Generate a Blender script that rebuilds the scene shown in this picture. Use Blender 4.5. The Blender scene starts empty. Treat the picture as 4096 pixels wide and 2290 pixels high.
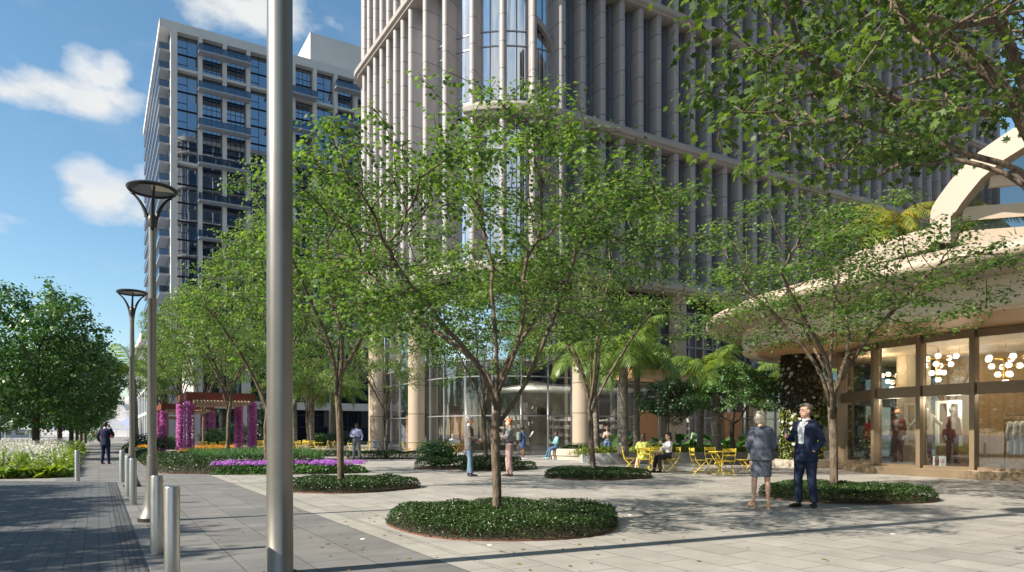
import bpy, math, random
import numpy as np
from mathutils import Vector, Matrix, noise
R = math.radians
scene = bpy.context.scene
COL = scene.collection
# ------------------------------------------------------------------ camera
FOC, EYE, HORIZ = 690.0, 1.3, 434.0
TH = math.atan(413 / 690.0)
ST, CT = math.sin(TH), math.cos(TH)
cam_d = bpy.data.cameras.new('camera')
cam_d.sensor_width = 36.0
cam_d.lens = FOC / 1024 * 36
cam_d.shift_y = (HORIZ - 286) / 1024
cam_d.clip_end = 3000
cam = bpy.data.objects.new('camera', cam_d)
cam.location = (0, 0, EYE)
cam.rotation_euler = (math.pi / 2, 0, -TH)
COL.objects.link(cam)
scene.camera = cam
# ------------------------------------------------------------------ sun + sky
SUN_EL = R(38)
shadow_dir = Vector((1.043, -0.11, 0)).normalized()          # where shadows fall
to_sun = Vector((-shadow_dir.x * math.cos(SUN_EL), -shadow_dir.y * math.cos(SUN_EL), math.sin(SUN_EL)))
sd = bpy.data.lights.new('sun', 'SUN')
sd.energy = 5.0
sd.angle = R(0.6)
sd.color = (1.0, 0.90, 0.76)
so = bpy.data.objects.new('sun', sd)
so.rotation_euler = to_sun.to_track_quat('Z', 'Y').to_euler()
so.location = (-30, 10, 60)
COL.objects.link(so)
world = bpy.data.worlds.new('World')
scene.world = world
world.use_nodes = True
wn, wl = world.node_tree.nodes, world.node_tree.links
wn.clear()
w_out = wn.new('ShaderNodeOutputWorld')
w_bg = wn.new('ShaderNodeBackground')
sky = wn.new('ShaderNodeTexSky')
sky.sky_type = 'NISHITA'
sky.sun_disc = False
sky.sun_elevation = SUN_EL
sky.sun_rotation = math.atan2(to_sun.x, to_sun.y)
sky.air_density = 1.0
sky.dust_density = 0.4
sky.ozone_density = 1.6
w_bg.inputs['Strength'].default_value = 0.089
tc = wn.new('ShaderNodeTexCoord')
def wmath(op, a, b=None, clamp=False):
    n = wn.new('ShaderNodeMath'); n.operation = op; n.use_clamp = clamp
    for i, v in enumerate((a, b)):
        if v is None: continue
        if isinstance(v, (int, float)): n.inputs[i].default_value = v
        else: wl.new(v, n.inputs[i])
    return n.outputs[0]
def pixdir(u, v):
    a = (u - 512) / FOC; c = (HORIZ - v) / FOC
    return Vector((a * CT + ST, -a * ST + CT, c)).normalized()
# clouds: noise shaped banks sitting in given compass directions of the sky
nz = wn.new('ShaderNodeTexNoise'); nz.inputs['Scale'].default_value = 12.0
nz.inputs['Detail'].default_value = 8; nz.inputs['Roughness'].default_value = 0.58
mp0 = wn.new('ShaderNodeMapping'); mp0.inputs['Scale'].default_value = (1, 1, 1.7)
wl.new(tc.outputs['Generated'], mp0.inputs[0]); wl.new(mp0.outputs[0], nz.inputs['Vector'])
blobs = [(30, 94, .10, .022, .9), (72, 92, .075, .028, 1.1), (88, 74, .04, .035, 1.0), (110, 72, .028, .03, .95), (118, 100, .045, .022, .9),
         (88, 174, .035, .035, 1.0), (108, 196, .055, .04, 1.1), (135, 205, .05, .03, .95), (150, 178, .03, .03, .8), (10, 224, .055, .022, .8),
         (35, 236, .07, .016, .5), (250, 12, .10, .035, 1.0), (200, 2, .07, .02, .7), (310, 25, .07, .03, .6), (120, 262, .08, .012, .4),
         (Vector((-.62,-.70,.40)), 0, .42, .26, 1.15), (Vector((-.30,-.9,.45)), 0, .3, .24, 1.1), (Vector((-.95,-.25,.42)), 0, .32, .22, 1.1)]  # unseen clouds, added behind the camera to whiten the curved tower glass
acc = None
for (u, v, hw, hh, amp) in blobs:
    d = pixdir(u, v) if not isinstance(u, Vector) else u.normalized()
    dh = Vector((d.x, d.y, 0)).normalized(); side = Vector((dh.y, -dh.x, 0)); upv = side.cross(d); upv.normalize()
    def dot(vec, s):
        n = wn.new('ShaderNodeVectorMath'); n.operation = 'DOT_PRODUCT'
        n.inputs[1].default_value = tuple(vec * s); wl.new(tc.outputs['Generated'], n.inputs[0]); return n.outputs['Value']
    a = dot(side, 1 / hw); b = dot(upv, 1 / hh); c = dot(d, 1)
    a = wmath('SUBTRACT', a, side.dot(d) / hw); b = wmath('SUBTRACT', b, upv.dot(d) / hh)
    r2 = wmath('ADD', wmath('MULTIPLY', a, a), wmath('MULTIPLY', b, b))
    e = wmath('MULTIPLY', wmath('EXPONENT', wmath('MULTIPLY', r2, -0.9)), amp)
    e = wmath('MULTIPLY', e, wmath('GREATER_THAN', c, 0.0))
    acc = e if acc is None else wmath('MAXIMUM', acc, e)
dens = wmath('MULTIPLY', wmath('ADD', wmath('ADD', acc, wmath('MULTIPLY', nz.outputs['Fac'], 1.5)), -1.27), 2.3, True)
thin = wmath('MULTIPLY', wmath('SUBTRACT', nz.outputs['Fac'], 0.50, True), 0.55)
dens = wmath('MAXIMUM', wmath('MULTIPLY', dens, wmath('ADD', wmath('MULTIPLY', acc, 2.2), 0.0, True), True), thin, True)
nz2 = wn.new('ShaderNodeTexNoise'); nz2.inputs['Scale'].default_value = 9; nz2.inputs['Detail'].default_value = 6
wl.new(mp0.outputs[0], nz2.inputs['Vector'])
cr = wn.new('ShaderNodeValToRGB')
cr.color_ramp.elements[0].position = .35; cr.color_ramp.elements[0].color = (3.5, 4.1, 4.9, 1)
cr.color_ramp.elements[1].position = .6; cr.color_ramp.elements[1].color = (4.9, 5.0, 5.0, 1)
wl.new(nz2.outputs['Fac'], cr.inputs[0])
mixc = wn.new('ShaderNodeMix'); mixc.data_type = 'RGBA'
hsv = wn.new('ShaderNodeHueSaturation'); hsv.inputs['Hue'].default_value = 0.488; hsv.inputs['Saturation'].default_value = 1.12; hsv.inputs['Value'].default_value = 1.0
wl.new(sky.outputs[0], hsv.inputs['Color'])
wl.new(dens, mixc.inputs[0]); wl.new(hsv.outputs[0], mixc.inputs[6]); wl.new(cr.outputs[0], mixc.inputs[7])
wl.new(mixc.outputs[2], w_bg.inputs[0]); wl.new(w_bg.outputs[0], w_out.inputs[0])
vs = scene.view_settings
scene.display_settings.display_device = 'sRGB'
vs.view_transform = 'Standard'; vs.look = 'None'; vs.exposure = 0.98; vs.gamma = 1.0; vs.use_curve_mapping = False
scene.cycles.max_bounces = 7; scene.cycles.transparent_max_bounces = 12
scene.cycles.diffuse_bounces = 3; scene.cycles.glossy_bounces = 3; scene.cycles.transmission_bounces = 5
scene.cycles.sample_clamp_indirect = 4.0
scene.cycles.use_denoising = True
# ------------------------------------------------------------------ measuring helpers
def at(u, D, z=0.0):
    a = (u - 512) / FOC * D
    return Vector((a * CT + D * ST, -a * ST + D * CT, z))
def gr(u, v, z=0.0):
    return at(u, FOC * (EYE - z) / (v - HORIZ), z)
def ratio(u):
    t = (u - 512) / FOC
    return (ST + CT * t) / (CT - ST * t)
# ------------------------------------------------------------------ object helpers
def tag(o, label=None, cat=None, group=None, kind=None):
    if label: o['label'] = label
    if cat: o['category'] = cat
    if group: o['group'] = group
    if kind: o['kind'] = kind
    return o
def empty(name, loc=(0, 0, 0), rz=0.0, label=None, cat=None, group=None):
    o = bpy.data.objects.new(name, None)
    o.empty_display_size = .3
    o.location = loc; o.rotation_euler = (0, 0, rz)
    COL.objects.link(o)
    return tag(o, label, cat, group)
def link(name, me, parent=None, loc=None, rot=None):
    o = bpy.data.objects.new(name, me)
    COL.objects.link(o)
    if parent: o.parent = parent
    if loc is not None: o.location = loc
    if rot is not None: o.rotation_euler = rot
    return o
def children(o): return [c for c in bpy.data.objects if c.parent == o]
def copy_tree(o, kids, loc, rz=0.0, s=1.0, label=None, group=None):
    """kids: list of (child, [grandchildren]) of o"""
    r = o.copy(); COL.objects.link(r)
    r.location = loc; r.rotation_euler = (0, 0, rz); r.scale = (s, s, s)
    if label: r['label'] = label
    if group: r['group'] = group
    for ch, gk in kids:
        c = ch.copy(); COL.objects.link(c); c.parent = r
        for g in gk:
            d = g.copy(); COL.objects.link(d); d.parent = c
    return r
def kidlist(o): return [(c, children(c)) for c in children(o)]
class MB:
    def __init__(s): s.v = []; s.f = []; s.m = []
    def add(s, vs, fs, mi=0):
        b = len(s.v); s.v += [tuple(p) for p in vs]
        s.f += [tuple(i + b for i in f) for f in fs]; s.m += [mi] * len(fs)
    def box(s, x0, x1, y0, y1, z0, z1, mi=0, M=None):
        p = [Vector(q) for q in ((x0,y0,z0),(x1,y0,z0),(x1,y1,z0),(x0,y1,z0),(x0,y0,z1),(x1,y0,z1),(x1,y1,z1),(x0,y1,z1))]
        if M is not None: p = [M @ q for q in p]
        s.add(p, [(0,3,2,1),(4,5,6,7),(0,1,5,4),(1,2,6,5),(2,3,7,6),(3,0,4,7)], mi)
    def cbox(s, x0, x1, y0, y1, z0, z1, c=.01, mi=0, M=None):
        """box with chamfered edges"""
        import itertools
        pts = []; 
        rings = []
        for z, k in ((z0, c), (z0 + c, 0), (z1 - c, 0), (z1, c)):
            r = [(x0+c+k*.0+ (k*.0), y0+k, z)]
            a, b, d, e = x0 + k, x1 - k, y0 + k, y1 - k
            q = c
            r = [(a+q,d,z),(b-q,d,z),(b,d+q,z),(b,e-q,z),(b-q,e,z),(a+q,e,z),(a,e-q,z),(a,d+q,z)]
            rings.append([Vector(t) for t in r])
        if M is not None: rings = [[M @ q for q in r] for r in rings]
        s.loft(rings, True, mi)
    def prism(s, poly, z0, z1, mi=0):
        n = len(poly)
        s.add([(x, y, z0) for x, y in poly] + [(x, y, z1) for x, y in poly],
              [tuple(reversed(range(n))), tuple(range(n, 2*n))] + [(i, (i+1) % n, n+(i+1) % n, n+i) for i in range(n)], mi)
    def loft(s, rings, caps=True, mi=0, closed=True):
        n = len(rings[0]); vs = [p for r in rings for p in r]; fs = []
        for k in range(len(rings)-1):
            for i in range(n if closed else n-1):
                j = (i+1) % n
                fs.append((k*n+i, k*n+j, (k+1)*n+j, (k+1)*n+i))
        if caps: fs += [tuple(reversed(range(n))), tuple(range((len(rings)-1)*n, len(rings)*n))]
        s.add(vs, fs, mi)
    def tube(s, pts, rad, n=8, mi=0, caps=True, flat=1.0):
        pts = [Vector(p) for p in pts]
        if not hasattr(rad, '__len__'): rad = [rad]*len(pts)
        rings = []; ref = None
        for i, p in enumerate(pts):
            d = (pts[min(i+1, len(pts)-1)] - pts[max(i-1, 0)])
            if d.length < 1e-9: d = Vector((0,0,1))
            d.normalize()
            if ref is None: ref = Vector((1,0,0)) if abs(d.x) < .8 else Vector((0,1,0))
            a = (ref - d*ref.dot(d)); a.normalize(); b = d.cross(a); ref = a
            rings.append([p + (a*math.cos(2*math.pi*k/n) + b*math.sin(2*math.pi*k/n)*flat)*rad[i] for k in range(n)])
        s.loft(rings, caps, mi)
    def lathe(s, prof, c=(0,0,0), n=24, mi=0, caps=False):
        rings = [[(c[0]+r*math.cos(2*math.pi*k/n), c[1]+r*math.sin(2*math.pi*k/n), c[2]+z) for k in range(n)] for r, z in prof]
        s.loft(rings, caps, mi)
    def ell(s, c, rx, ry, rz, n=12, m=8, mi=0, M=None):
        rings = []
        for j in range(1, m):
            t = math.pi*j/m
            r = [Vector((math.sin(t)*math.cos(2*math.pi*k/n)*rx, math.sin(t)*math.sin(2*math.pi*k/n)*ry, -math.cos(t)*rz)) for k in range(n)]
            if M is not None: r = [M @ q for q in r]
            rings.append([q + Vector(c) for q in r])
        s.loft(rings, True, mi)
    def mesh(s, name, mats, smooth=False):
        me = bpy.data.meshes.new(name); me.from_pydata(s.v, [], s.f)
        if not isinstance(mats, (list, tuple)): mats = [mats]
        for m in mats: me.materials.append(m)
        me.polygons.foreach_set('material_index', s.m)
        if smooth: me.polygons.foreach_set('use_smooth', [True]*len(s.f))
        me.update()
        return me
    def build(s, name, mats, parent=None, smooth=False, ang=None, bevel=None, **k):
        o = link(name, s.mesh(name, mats, smooth), parent, **k)
        if ang is not None:
            try: o.data.set_sharp_from_angle(angle=R(ang))
            except Exception: pass
        if bevel:
            bm = o.modifiers.new('bevel', 'BEVEL'); bm.width = bevel; bm.segments = 2; bm.limit_method = 'ANGLE'
        return o
# ------------------------------------------------------------------ materials
def newmat(name):
    m = bpy.data.materials.new(name); m.use_nodes = True
    return m, m.node_tree.nodes, m.node_tree.links, m.node_tree.nodes['Principled BSDF']
def mat(name, col, rough=.6, metal=0.0, var=.12, scale=3.0, bump=0.0, bscale=60.0, spec=.5, emit=None, es=1.0, det=4, stretch=(1,1,1), coat=0.0):
    m, n, l, p = newmat(name)
    p.inputs['Roughness'].default_value = rough; p.inputs['Metallic'].default_value = metal
    p.inputs['Specular IOR Level'].default_value = spec
    p.inputs['Coat Weight'].default_value = coat
    t = n.new('ShaderNodeTexCoord'); mp = n.new('ShaderNodeMapping'); mp.inputs['Scale'].default_value = stretch
    l.new(t.outputs['Object'], mp.inputs[0])
    nt = n.new('ShaderNodeTexNoise'); nt.inputs['Scale'].default_value = scale; nt.inputs['Detail'].default_value = det
    l.new(mp.outputs[0], nt.inputs['Vector'])
    r = n.new('ShaderNodeValToRGB')
    r.color_ramp.elements[0].position = .3; r.color_ramp.elements[1].position = .7
    r.color_ramp.elements[0].color = tuple(c*(1-var) for c in col) + (1,)
    r.color_ramp.elements[1].color = tuple(min(1, c*(1+var)) for c in col) + (1,)
    l.new(nt.outputs['Fac'], r.inputs[0]); l.new(r.outputs[0], p.inputs['Base Color'])
    if bump:
        b = n.new('ShaderNodeBump'); b.inputs['Strength'].default_value = bump; b.inputs['Distance'].default_value = .03 if 'bark' in name else .01
        nb = n.new('ShaderNodeTexNoise'); nb.inputs['Scale'].default_value = bscale; nb.inputs['Detail'].default_value = 5
        l.new(mp.outputs[0], nb.inputs['Vector']); l.new(nb.outputs['Fac'], b.inputs['Height']); l.new(b.outputs[0], p.inputs['Normal'])
    if emit:
        p.inputs['Emission Color'].default_value = tuple(emit) + (1,); p.inputs['Emission Strength'].default_value = es
    return m
def leafmat(name, c1, c2, trans=.35, tcol=None, rough=.42, spec=.5):
    m, n, l, p = newmat(name)
    g = n.new('ShaderNodeNewGeometry'); r = n.new('ShaderNodeValToRGB')
    r.color_ramp.elements[0].color = tuple(c1) + (1,); r.color_ramp.elements[1].color = tuple(c2) + (1,)
    tcl = n.new('ShaderNodeTexCoord'); nl = n.new('ShaderNodeTexNoise'); nl.inputs['Scale'].default_value = 1.6; nl.inputs['Detail'].default_value = 2
    l.new(tcl.outputs['Object'], nl.inputs['Vector']); mr_ = n.new('ShaderNodeMapRange'); mr_.inputs[1].default_value = .36; mr_.inputs[2].default_value = .64; l.new(nl.outputs['Fac'], mr_.inputs[0])
    m1 = n.new('ShaderNodeMath'); m1.operation = 'MULTIPLY'; m1.inputs[1].default_value = .6; l.new(g.outputs['Random Per Island'], m1.inputs[0])
    m2 = n.new('ShaderNodeMath'); m2.operation = 'MULTIPLY_ADD'; m2.inputs[1].default_value = .4; l.new(mr_.outputs[0], m2.inputs[0]); l.new(m1.outputs[0], m2.inputs[2])
    l.new(m2.outputs[0], r.inputs[0]); l.new(r.outputs[0], p.inputs['Base Color'])
    p.inputs['Roughness'].default_value = rough; p.inputs['Specular IOR Level'].default_value = spec
    if trans > 0:
        t = n.new('ShaderNodeBsdfTranslucent'); mx = n.new('ShaderNodeMixShader'); mx.inputs[0].default_value = trans
        tm = n.new('ShaderNodeMix'); tm.data_type = 'RGBA'; tm.blend_type = 'MULTIPLY'; tm.inputs[0].default_value = 1
        l.new(r.outputs[0], tm.inputs[6]); tm.inputs[7].default_value = tuple(tcol or (3.2, 2.6, .8)) + (1,)
        l.new(tm.outputs[2], t.inputs['Color'])
        l.new(p.outputs[0], mx.inputs[1]); l.new(t.outputs[0], mx.inputs[2])
        l.new(mx.outputs[0], n['Material Output'].inputs[0])
    return m
def brickmat(name, c1, c2, mortar, bw, rh, rot=0.0, off=.5, ms=.008, rough=.75, grain=.12, offf=2):
    m, n, l, p = newmat(name)
    t = n.new('ShaderNodeTexCoord'); mp = n.new('ShaderNodeMapping'); mp.inputs['Rotation'].default_value = (0, 0, rot)
    l.new(t.outputs['Object'], mp.inputs[0])
    b = n.new('ShaderNodeTexBrick'); b.inputs['Scale'].default_value = 1; b.inputs['Brick Width'].default_value = bw
    b.inputs['Row Height'].default_value = rh; b.inputs['Mortar Size'].default_value = ms; b.inputs['Mortar Smooth'].default_value = .1
    b.offset = off; b.offset_frequency = offf; b.inputs['Bias'].default_value = 0
    b.inputs['Color1'].default_value = tuple(c1)+(1,); b.inputs['Color2'].default_value = tuple(c2)+(1,); b.inputs['Mortar'].default_value = tuple(mortar)+(1,)
    l.new(mp.outputs[0], b.inputs['Vector'])
    def noi(sc, d):
        x = n.new('ShaderNodeTexNoise'); x.inputs['Scale'].default_value = sc; x.inputs['Detail'].default_value = d
        l.new(t.outputs['Object'], x.inputs['Vector']); return x.outputs['Fac']
    def mul(col, fac, lo, hi):
        mr = n.new('ShaderNodeMapRange'); mr.inputs[1].default_value = .3; mr.inputs[2].default_value = .7
        mr.inputs[3].default_value = lo; mr.inputs[4].default_value = hi; l.new(fac, mr.inputs[0])
        v = n.new('ShaderNodeVectorMath'); v.operation = 'SCALE'; l.new(col, v.inputs[0]); l.new(mr.outputs[0], v.inputs['Scale']); return v.outputs[0]
    c = mul(b.outputs['Color'], noi(140, 3), 1-grain, 1+grain)
    c = mul(c, noi(2.0, 5), .9, 1.08); c = mul(c, noi(.35, 3), .93, 1.06)
    st = n.new('ShaderNodeTexNoise'); st.inputs['Scale'].default_value = 1.1; st.inputs['Detail'].default_value = 9; st.inputs['Roughness'].default_value = .72
    l.new(t.outputs['Object'], st.inputs['Vector']); c = mul(c, st.outputs['Fac'], .80, 1.10)
    vo = n.new('ShaderNodeTexVoronoi'); vo.inputs['Scale'].default_value = 2.3; l.new(t.outputs['Object'], vo.inputs['Vector'])
    sp = n.new('ShaderNodeMapRange'); sp.inputs[1].default_value = .018; sp.inputs[2].default_value = .034; sp.inputs[3].default_value = .62; sp.inputs[4].default_value = 1; l.new(vo.outputs['Distance'], sp.inputs[0])
    sv = n.new('ShaderNodeVectorMath'); sv.operation = 'SCALE'; l.new(c, sv.inputs[0]); l.new(sp.outputs[0], sv.inputs['Scale']); c = sv.outputs[0]
    l.new(c, p.inputs['Base Color']); p.inputs['Roughness'].default_value = rough
    bp = n.new('ShaderNodeBump'); bp.inputs['Strength'].default_value = .5; bp.inputs['Distance'].default_value = .006
    inv = n.new('ShaderNodeMath'); inv.operation = 'SUBTRACT'; inv.inputs[0].default_value = 1; l.new(b.outputs['Fac'], inv.inputs[1])
    l.new(inv.outputs[0], bp.inputs['Height']); l.new(bp.outputs[0], p.inputs['Normal'])
    return m
def glassmat(name, base=(.02,.03,.045), refl=(.75,.82,.9), lo=.22, hi=1.0, see=0.0, rough=.02, blend=.5, wob=0.0, cells=False):
    """coated glazing: mirror share rises with angle; 'see' = share of what stays that shows through"""
    m, n, l, p = newmat(name)
    n.remove(p); out = n['Material Output']
    d = n.new('ShaderNodeBsdfDiffuse'); d.inputs[0].default_value = tuple(base)+(1,)
    if cells:                                  # blinds half drawn or rooms dark, pane by pane
        tcn = n.new('ShaderNodeTexCoord'); sp = n.new('ShaderNodeVectorMath'); sp.operation = 'DIVIDE'; sp.inputs[1].default_value = (1.58, 900, 2.225)
        fl = n.new('ShaderNodeVectorMath'); fl.operation = 'FLOOR'; w_ = n.new('ShaderNodeTexWhiteNoise'); w_.noise_dimensions = '3D'
        l.new(tcn.outputs['Object'], sp.inputs[0]); l.new(sp.outputs[0], fl.inputs[0]); l.new(fl.outputs[0], w_.inputs['Vector'])
        rr = n.new('ShaderNodeValToRGB'); rr.color_ramp.interpolation = 'CONSTANT'; rr.color_ramp.elements[0].color = (.008,.012,.022,1); rr.color_ramp.elements[1].position = .55; rr.color_ramp.elements[1].color = (.02,.03,.05,1)
        for p_, c_ in ((.78,(.045,.05,.06,1)),(.92,(.10,.085,.065,1))): e_ = rr.color_ramp.elements.new(p_); e_.color = c_
        l.new(w_.outputs['Value'], rr.inputs[0]); l.new(rr.outputs[0], d.inputs[0])
    t = n.new('ShaderNodeBsdfTransparent'); t.inputs[0].default_value = (.86, .9, .9, 1)
    g = n.new('ShaderNodeBsdfGlossy'); g.inputs[0].default_value = tuple(refl)+(1,); g.inputs['Roughness'].default_value = rough
    inner = n.new('ShaderNodeMixShader'); inner.inputs[0].default_value = see
    l.new(d.outputs[0], inner.inputs[1]); l.new(t.outputs[0], inner.inputs[2])
    lw = n.new('ShaderNodeLayerWeight'); lw.inputs[0].default_value = blend
    mr = n.new('ShaderNodeMapRange'); mr.inputs[3].default_value = lo; mr.inputs[4].default_value = hi
    pw = n.new('ShaderNodeMath'); pw.operation = 'POWER'; pw.inputs[1].default_value = 2.2
    l.new(lw.outputs['Facing'], pw.inputs[0]); l.new(pw.outputs[0], mr.inputs[0])
    mx = n.new('ShaderNodeMixShader'); l.new(mr.outputs[0], mx.inputs[0]); l.new(inner.outputs[0], mx.inputs[1]); l.new(g.outputs[0], mx.inputs[2])
    if wob:
        tcn = n.new('ShaderNodeTexCoord'); nb = n.new('ShaderNodeTexNoise'); nb.inputs['Scale'].default_value = .5; nb.inputs['Detail'].default_value = 1
        l.new(tcn.outputs['Object'], nb.inputs['Vector']); b = n.new('ShaderNodeBump'); b.inputs['Strength'].default_value = wob; b.inputs['Distance'].default_value = .1
        l.new(nb.outputs['Fac'], b.inputs['Height']); l.new(b.outputs[0], g.inputs['Normal'])
    l.new(mx.outputs[0], out.inputs[0])
    return m
def joint_stone(name, col, pitch=1.62, off=0.0, rough=.55):
    m, n, l, p = newmat(name)
    t = n.new('ShaderNodeTexCoord'); s = n.new('ShaderNodeSeparateXYZ'); l.new(t.outputs['Object'], s.inputs[0])
    def mth(op, a, b=None):
        x = n.new('ShaderNodeMath'); x.operation = op
        for i, q in enumerate((a, b)):
            if q is None: continue
            if isinstance(q, (int, float)): x.inputs[i].default_value = q
            else: l.new(q, x.inputs[i])
        return x.outputs[0]
    fr = mth('FRACT', mth('DIVIDE', mth('ADD', s.outputs[2], 100 + off), pitch))
    line = mth('LESS_THAN', fr, .022)
    nt = n.new('ShaderNodeTexNoise'); nt.inputs['Scale'].default_value = 1.2; nt.inputs['Detail'].default_value = 6; l.new(t.outputs['Object'], nt.inputs['Vector'])
    wn_ = n.new('ShaderNodeTexWhiteNoise'); wn_.noise_dimensions = '1D'; l.new(mth('FLOOR', mth('DIVIDE', mth('ADD', s.outputs[2], 100 + off), pitch)), wn_.inputs['W'])
    r = n.new('ShaderNodeValToRGB'); r.color_ramp.elements[0].position = .25; r.color_ramp.elements[1].position = .75
    r.color_ramp.elements[0].color = tuple(c*.9 for c in col)+(1,); r.color_ramp.elements[1].color = tuple(min(1,c*1.08) for c in col)+(1,)
    l.new(mth('ADD', mth('MULTIPLY', nt.outputs['Fac'], .6), mth('MULTIPLY', wn_.outputs[0], .4)), r.inputs[0])
    mx = n.new('ShaderNodeMix'); mx.data_type = 'RGBA'; l.new(line, mx.inputs[0]); l.new(r.outputs[0], mx.inputs[6]); mx.inputs[7].default_value = (.03,.025,.025,1)
    l.new(mx.outputs[2], p.inputs['Base Color']); p.inputs['Roughness'].default_value = rough
    return m
M = {}
M['tile_dark'] = brickmat('grey granite slabs', (.14,.14,.142), (.185,.182,.178), (.045,.045,.048), .44, .6, R(90), 0.0, .005)
M['tile_light'] = brickmat('beige granite slabs', (.272,.261,.24), (.342,.328,.30), (.088,.086,.082), .95, .48, R(90), .5, .006)
M['tile_strip'] = brickmat('pale granite strip', (.30,.288,.26), (.33,.318,.29), (.10,.098,.093), .9, .3, R(90), .5, .006)
M['sett'] = brickmat('small slate pavers', (.075,.083,.09), (.108,.113,.117), (.03,.03,.035), .30, .15, R(90), .5, .0045)
M['sett_band'] = brickmat('dark slate band', (.06,.063,.07), (.075,.078,.085), (.012,.012,.014), .5, .055, R(90), .5, .005)
M['ground'] = mat('grey city ground', (.20,.195,.185), .85, var=.2, scale=.15, bump=.2)
M['soil'] = mat('brown soil', (.05,.033,.022), .95, var=.3, scale=12, bump=.8)
M['corten'] = mat('rusty steel edging', (.13,.055,.03), .8, var=.3, scale=8)
M['steel'] = mat('brushed steel', (.50,.495,.49), .33, metal=1.0, var=.10, scale=2, bump=.05, bscale=400)
M['lampmetal'] = mat('warm grey metallic paint', (.27,.262,.24), .38, metal=.8, var=.10, scale=2, bump=.06, bscale=500)
M['lampdark'] = mat('dark bronze paint', (.05,.05,.045), .4, metal=.6, var=.1)
M['stone'] = joint_stone('warm beige cladding', (.305,.285,.285))
M['stone2'] = joint_stone('sandstone pillar', (.38,.31,.235), 1.9)
M['stone_plain'] = mat('beige cornice cladding', (.34,.31,.285), .55, var=.08, scale=.6)
M['glass_dark'] = glassmat('dark tinted glazing', (.012,.02,.035), (.62,.72,.86), .13, .85, cells=True)
M['glass_sky'] = glassmat('sky mirroring glazing', (.02,.035,.05), (.88,.93,.97), .72, 1.0, blend=.5)
M['glass_shop'] = glassmat('clear shop glazing', (.01,.012,.015), (.8,.85,.9), .09, .8, see=.85)
M['glass_rail'] = glassmat('balcony glass', (.02,.04,.07), (.6,.7,.85), .12, .6, see=.45)
M['glass_apt'] = glassmat('apartment glazing', (.008,.012,.018), (.72,.82,.95), .42, 1.0, wob=.03)
M['mull'] = mat('pale aluminium mullion', (.30,.30,.32), .4, metal=.5, var=.04)
M['louvre'] = mat('dark louvre', (.02,.022,.028), .5, var=.1)
M['aptwhite'] = mat('white render', (.50,.50,.49), .7, var=.05, scale=.3)
M['aptframe'] = mat('black window frame', (.018,.02,.022), .45, var=.1)
M['aptgrey'] = mat('balcony soffit paint', (.25,.28,.32), .6, var=.05, scale=.5)
M['brown'] = mat('brown facade panel', (.32,.17,.09), .6, var=.15, scale=2, stretch=(1,1,6))
M['wood'] = mat('timber soffit', (.46,.27,.14), .5, var=.12, scale=1.6, stretch=(1,14,1), spec=.3)
M['woodpan'] = mat('orange wood panel', (.42,.2,.08), .5, var=.12, scale=4, stretch=(6,6,.4))
M['cream'] = mat('cream fascia panel', (.64,.53,.40), .5, var=.06, scale=.8)
M['creamtop'] = mat('pale roof cladding', (.38,.31,.245), .5, var=.05, scale=.5)
M['bronze'] = mat('bronze window frame', (.215,.16,.10), .42, metal=.4, var=.1, scale=2)
M['concrete'] = mat('pale concrete', (.31,.31,.31), .8, var=.1, scale=2.5, bump=.25)
M['creamstone'] = mat('cream stone bench', (.42,.37,.30), .7, var=.08, scale=2)
M['white'] = mat('white paint', (.66,.66,.64), .6, var=.03)
M['inwall'] = mat('shop wall', (.13,.11,.10), .8, var=.35, scale=.8)
M['inwarm'] = mat('warm timber wall', (.30,.205,.11), .6, var=.2, scale=1.2, stretch=(7,7,.4))
M['infloor'] = mat('shop floor', (.16,.14,.12), .35, var=.1)
M['black'] = mat('black metal', (.02,.02,.02), .5)
M['yellow'] = mat('yellow enamel', (.62,.46,.045), .38, var=.05, spec=.5)
M['navyenamel'] = mat('dark blue enamel', (.03,.05,.08), .4)
M['rust'] = mat('rust red steel', (.15,.033,.018), .6, var=.15, scale=3)
M['slat'] = mat('tan timber slats', (.48,.33,.22), .6, var=.15, scale=3)
M['bark'] = mat('grey brown bark', (.13,.102,.074), .9, var=.5, scale=14, bump=1.0, bscale=30, stretch=(1,1,.3), spec=.2)
M['barkdark'] = mat('dark bark', (.07,.055,.04), .9, var=.35, scale=9, bump=.8, bscale=30, stretch=(1,1,.3), spec=.2)
M['palmbark'] = mat('ringed palm bark', (.2,.18,.155), .9, var=.4, scale=5, bump=.6, bscale=12, stretch=(.5,.5,5), spec=.2)
M['leaf'] = leafmat('maple leaf', (.014,.052,.014), (.172,.285,.072), .40, (1.85,1.85,.65), .5, .35)
M['leafbig'] = leafmat('broad maple leaf', (.010,.034,.010), (.12,.19,.045), .38, (2.0,1.95,.6), .5, .35)
M['leafdark'] = leafmat('dark green leaf', (.016,.06,.02), (.095,.195,.05), .22, (2.2,2.4,.8), .45)
M['leafblue'] = leafmat('deep green leaf', (.016,.042,.016), (.04,.085,.03), .18, (2,2.2,1), .4)
M['cover'] = leafmat('glossy groundcover leaf', (.014,.034,.008), (.045,.09,.02), .10, (2,2.2,.8), .42, .4)
M['cover_y'] = leafmat('lime groundcover leaf', (.10,.16,.02), (.28,.33,.05), .3, (1.8,1.6,.6), .4)
M['palm'] = leafmat('palm leaflet', (.07,.14,.03), (.2,.28,.07), .35, (2.2,2,.8), .35)
M['palm_y'] = leafmat('golden palm leaflet', (.08,.16,.03), (.32,.27,.04), .4, (1.8,1.5,.6), .4)
M['grass'] = leafmat('grass blade', (.02,.075,.012), (.06,.17,.03), .2, (2,2,.8), .5)
M['lily'] = leafmat('lily leaf', (.07,.15,.02), (.22,.31,.05), .35, (1.8,1.7,.6), .4)
M['whitefl'] = leafmat('white petal', (.6,.6,.5), (.75,.75,.68), .3, (1,1,1), .6)
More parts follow.
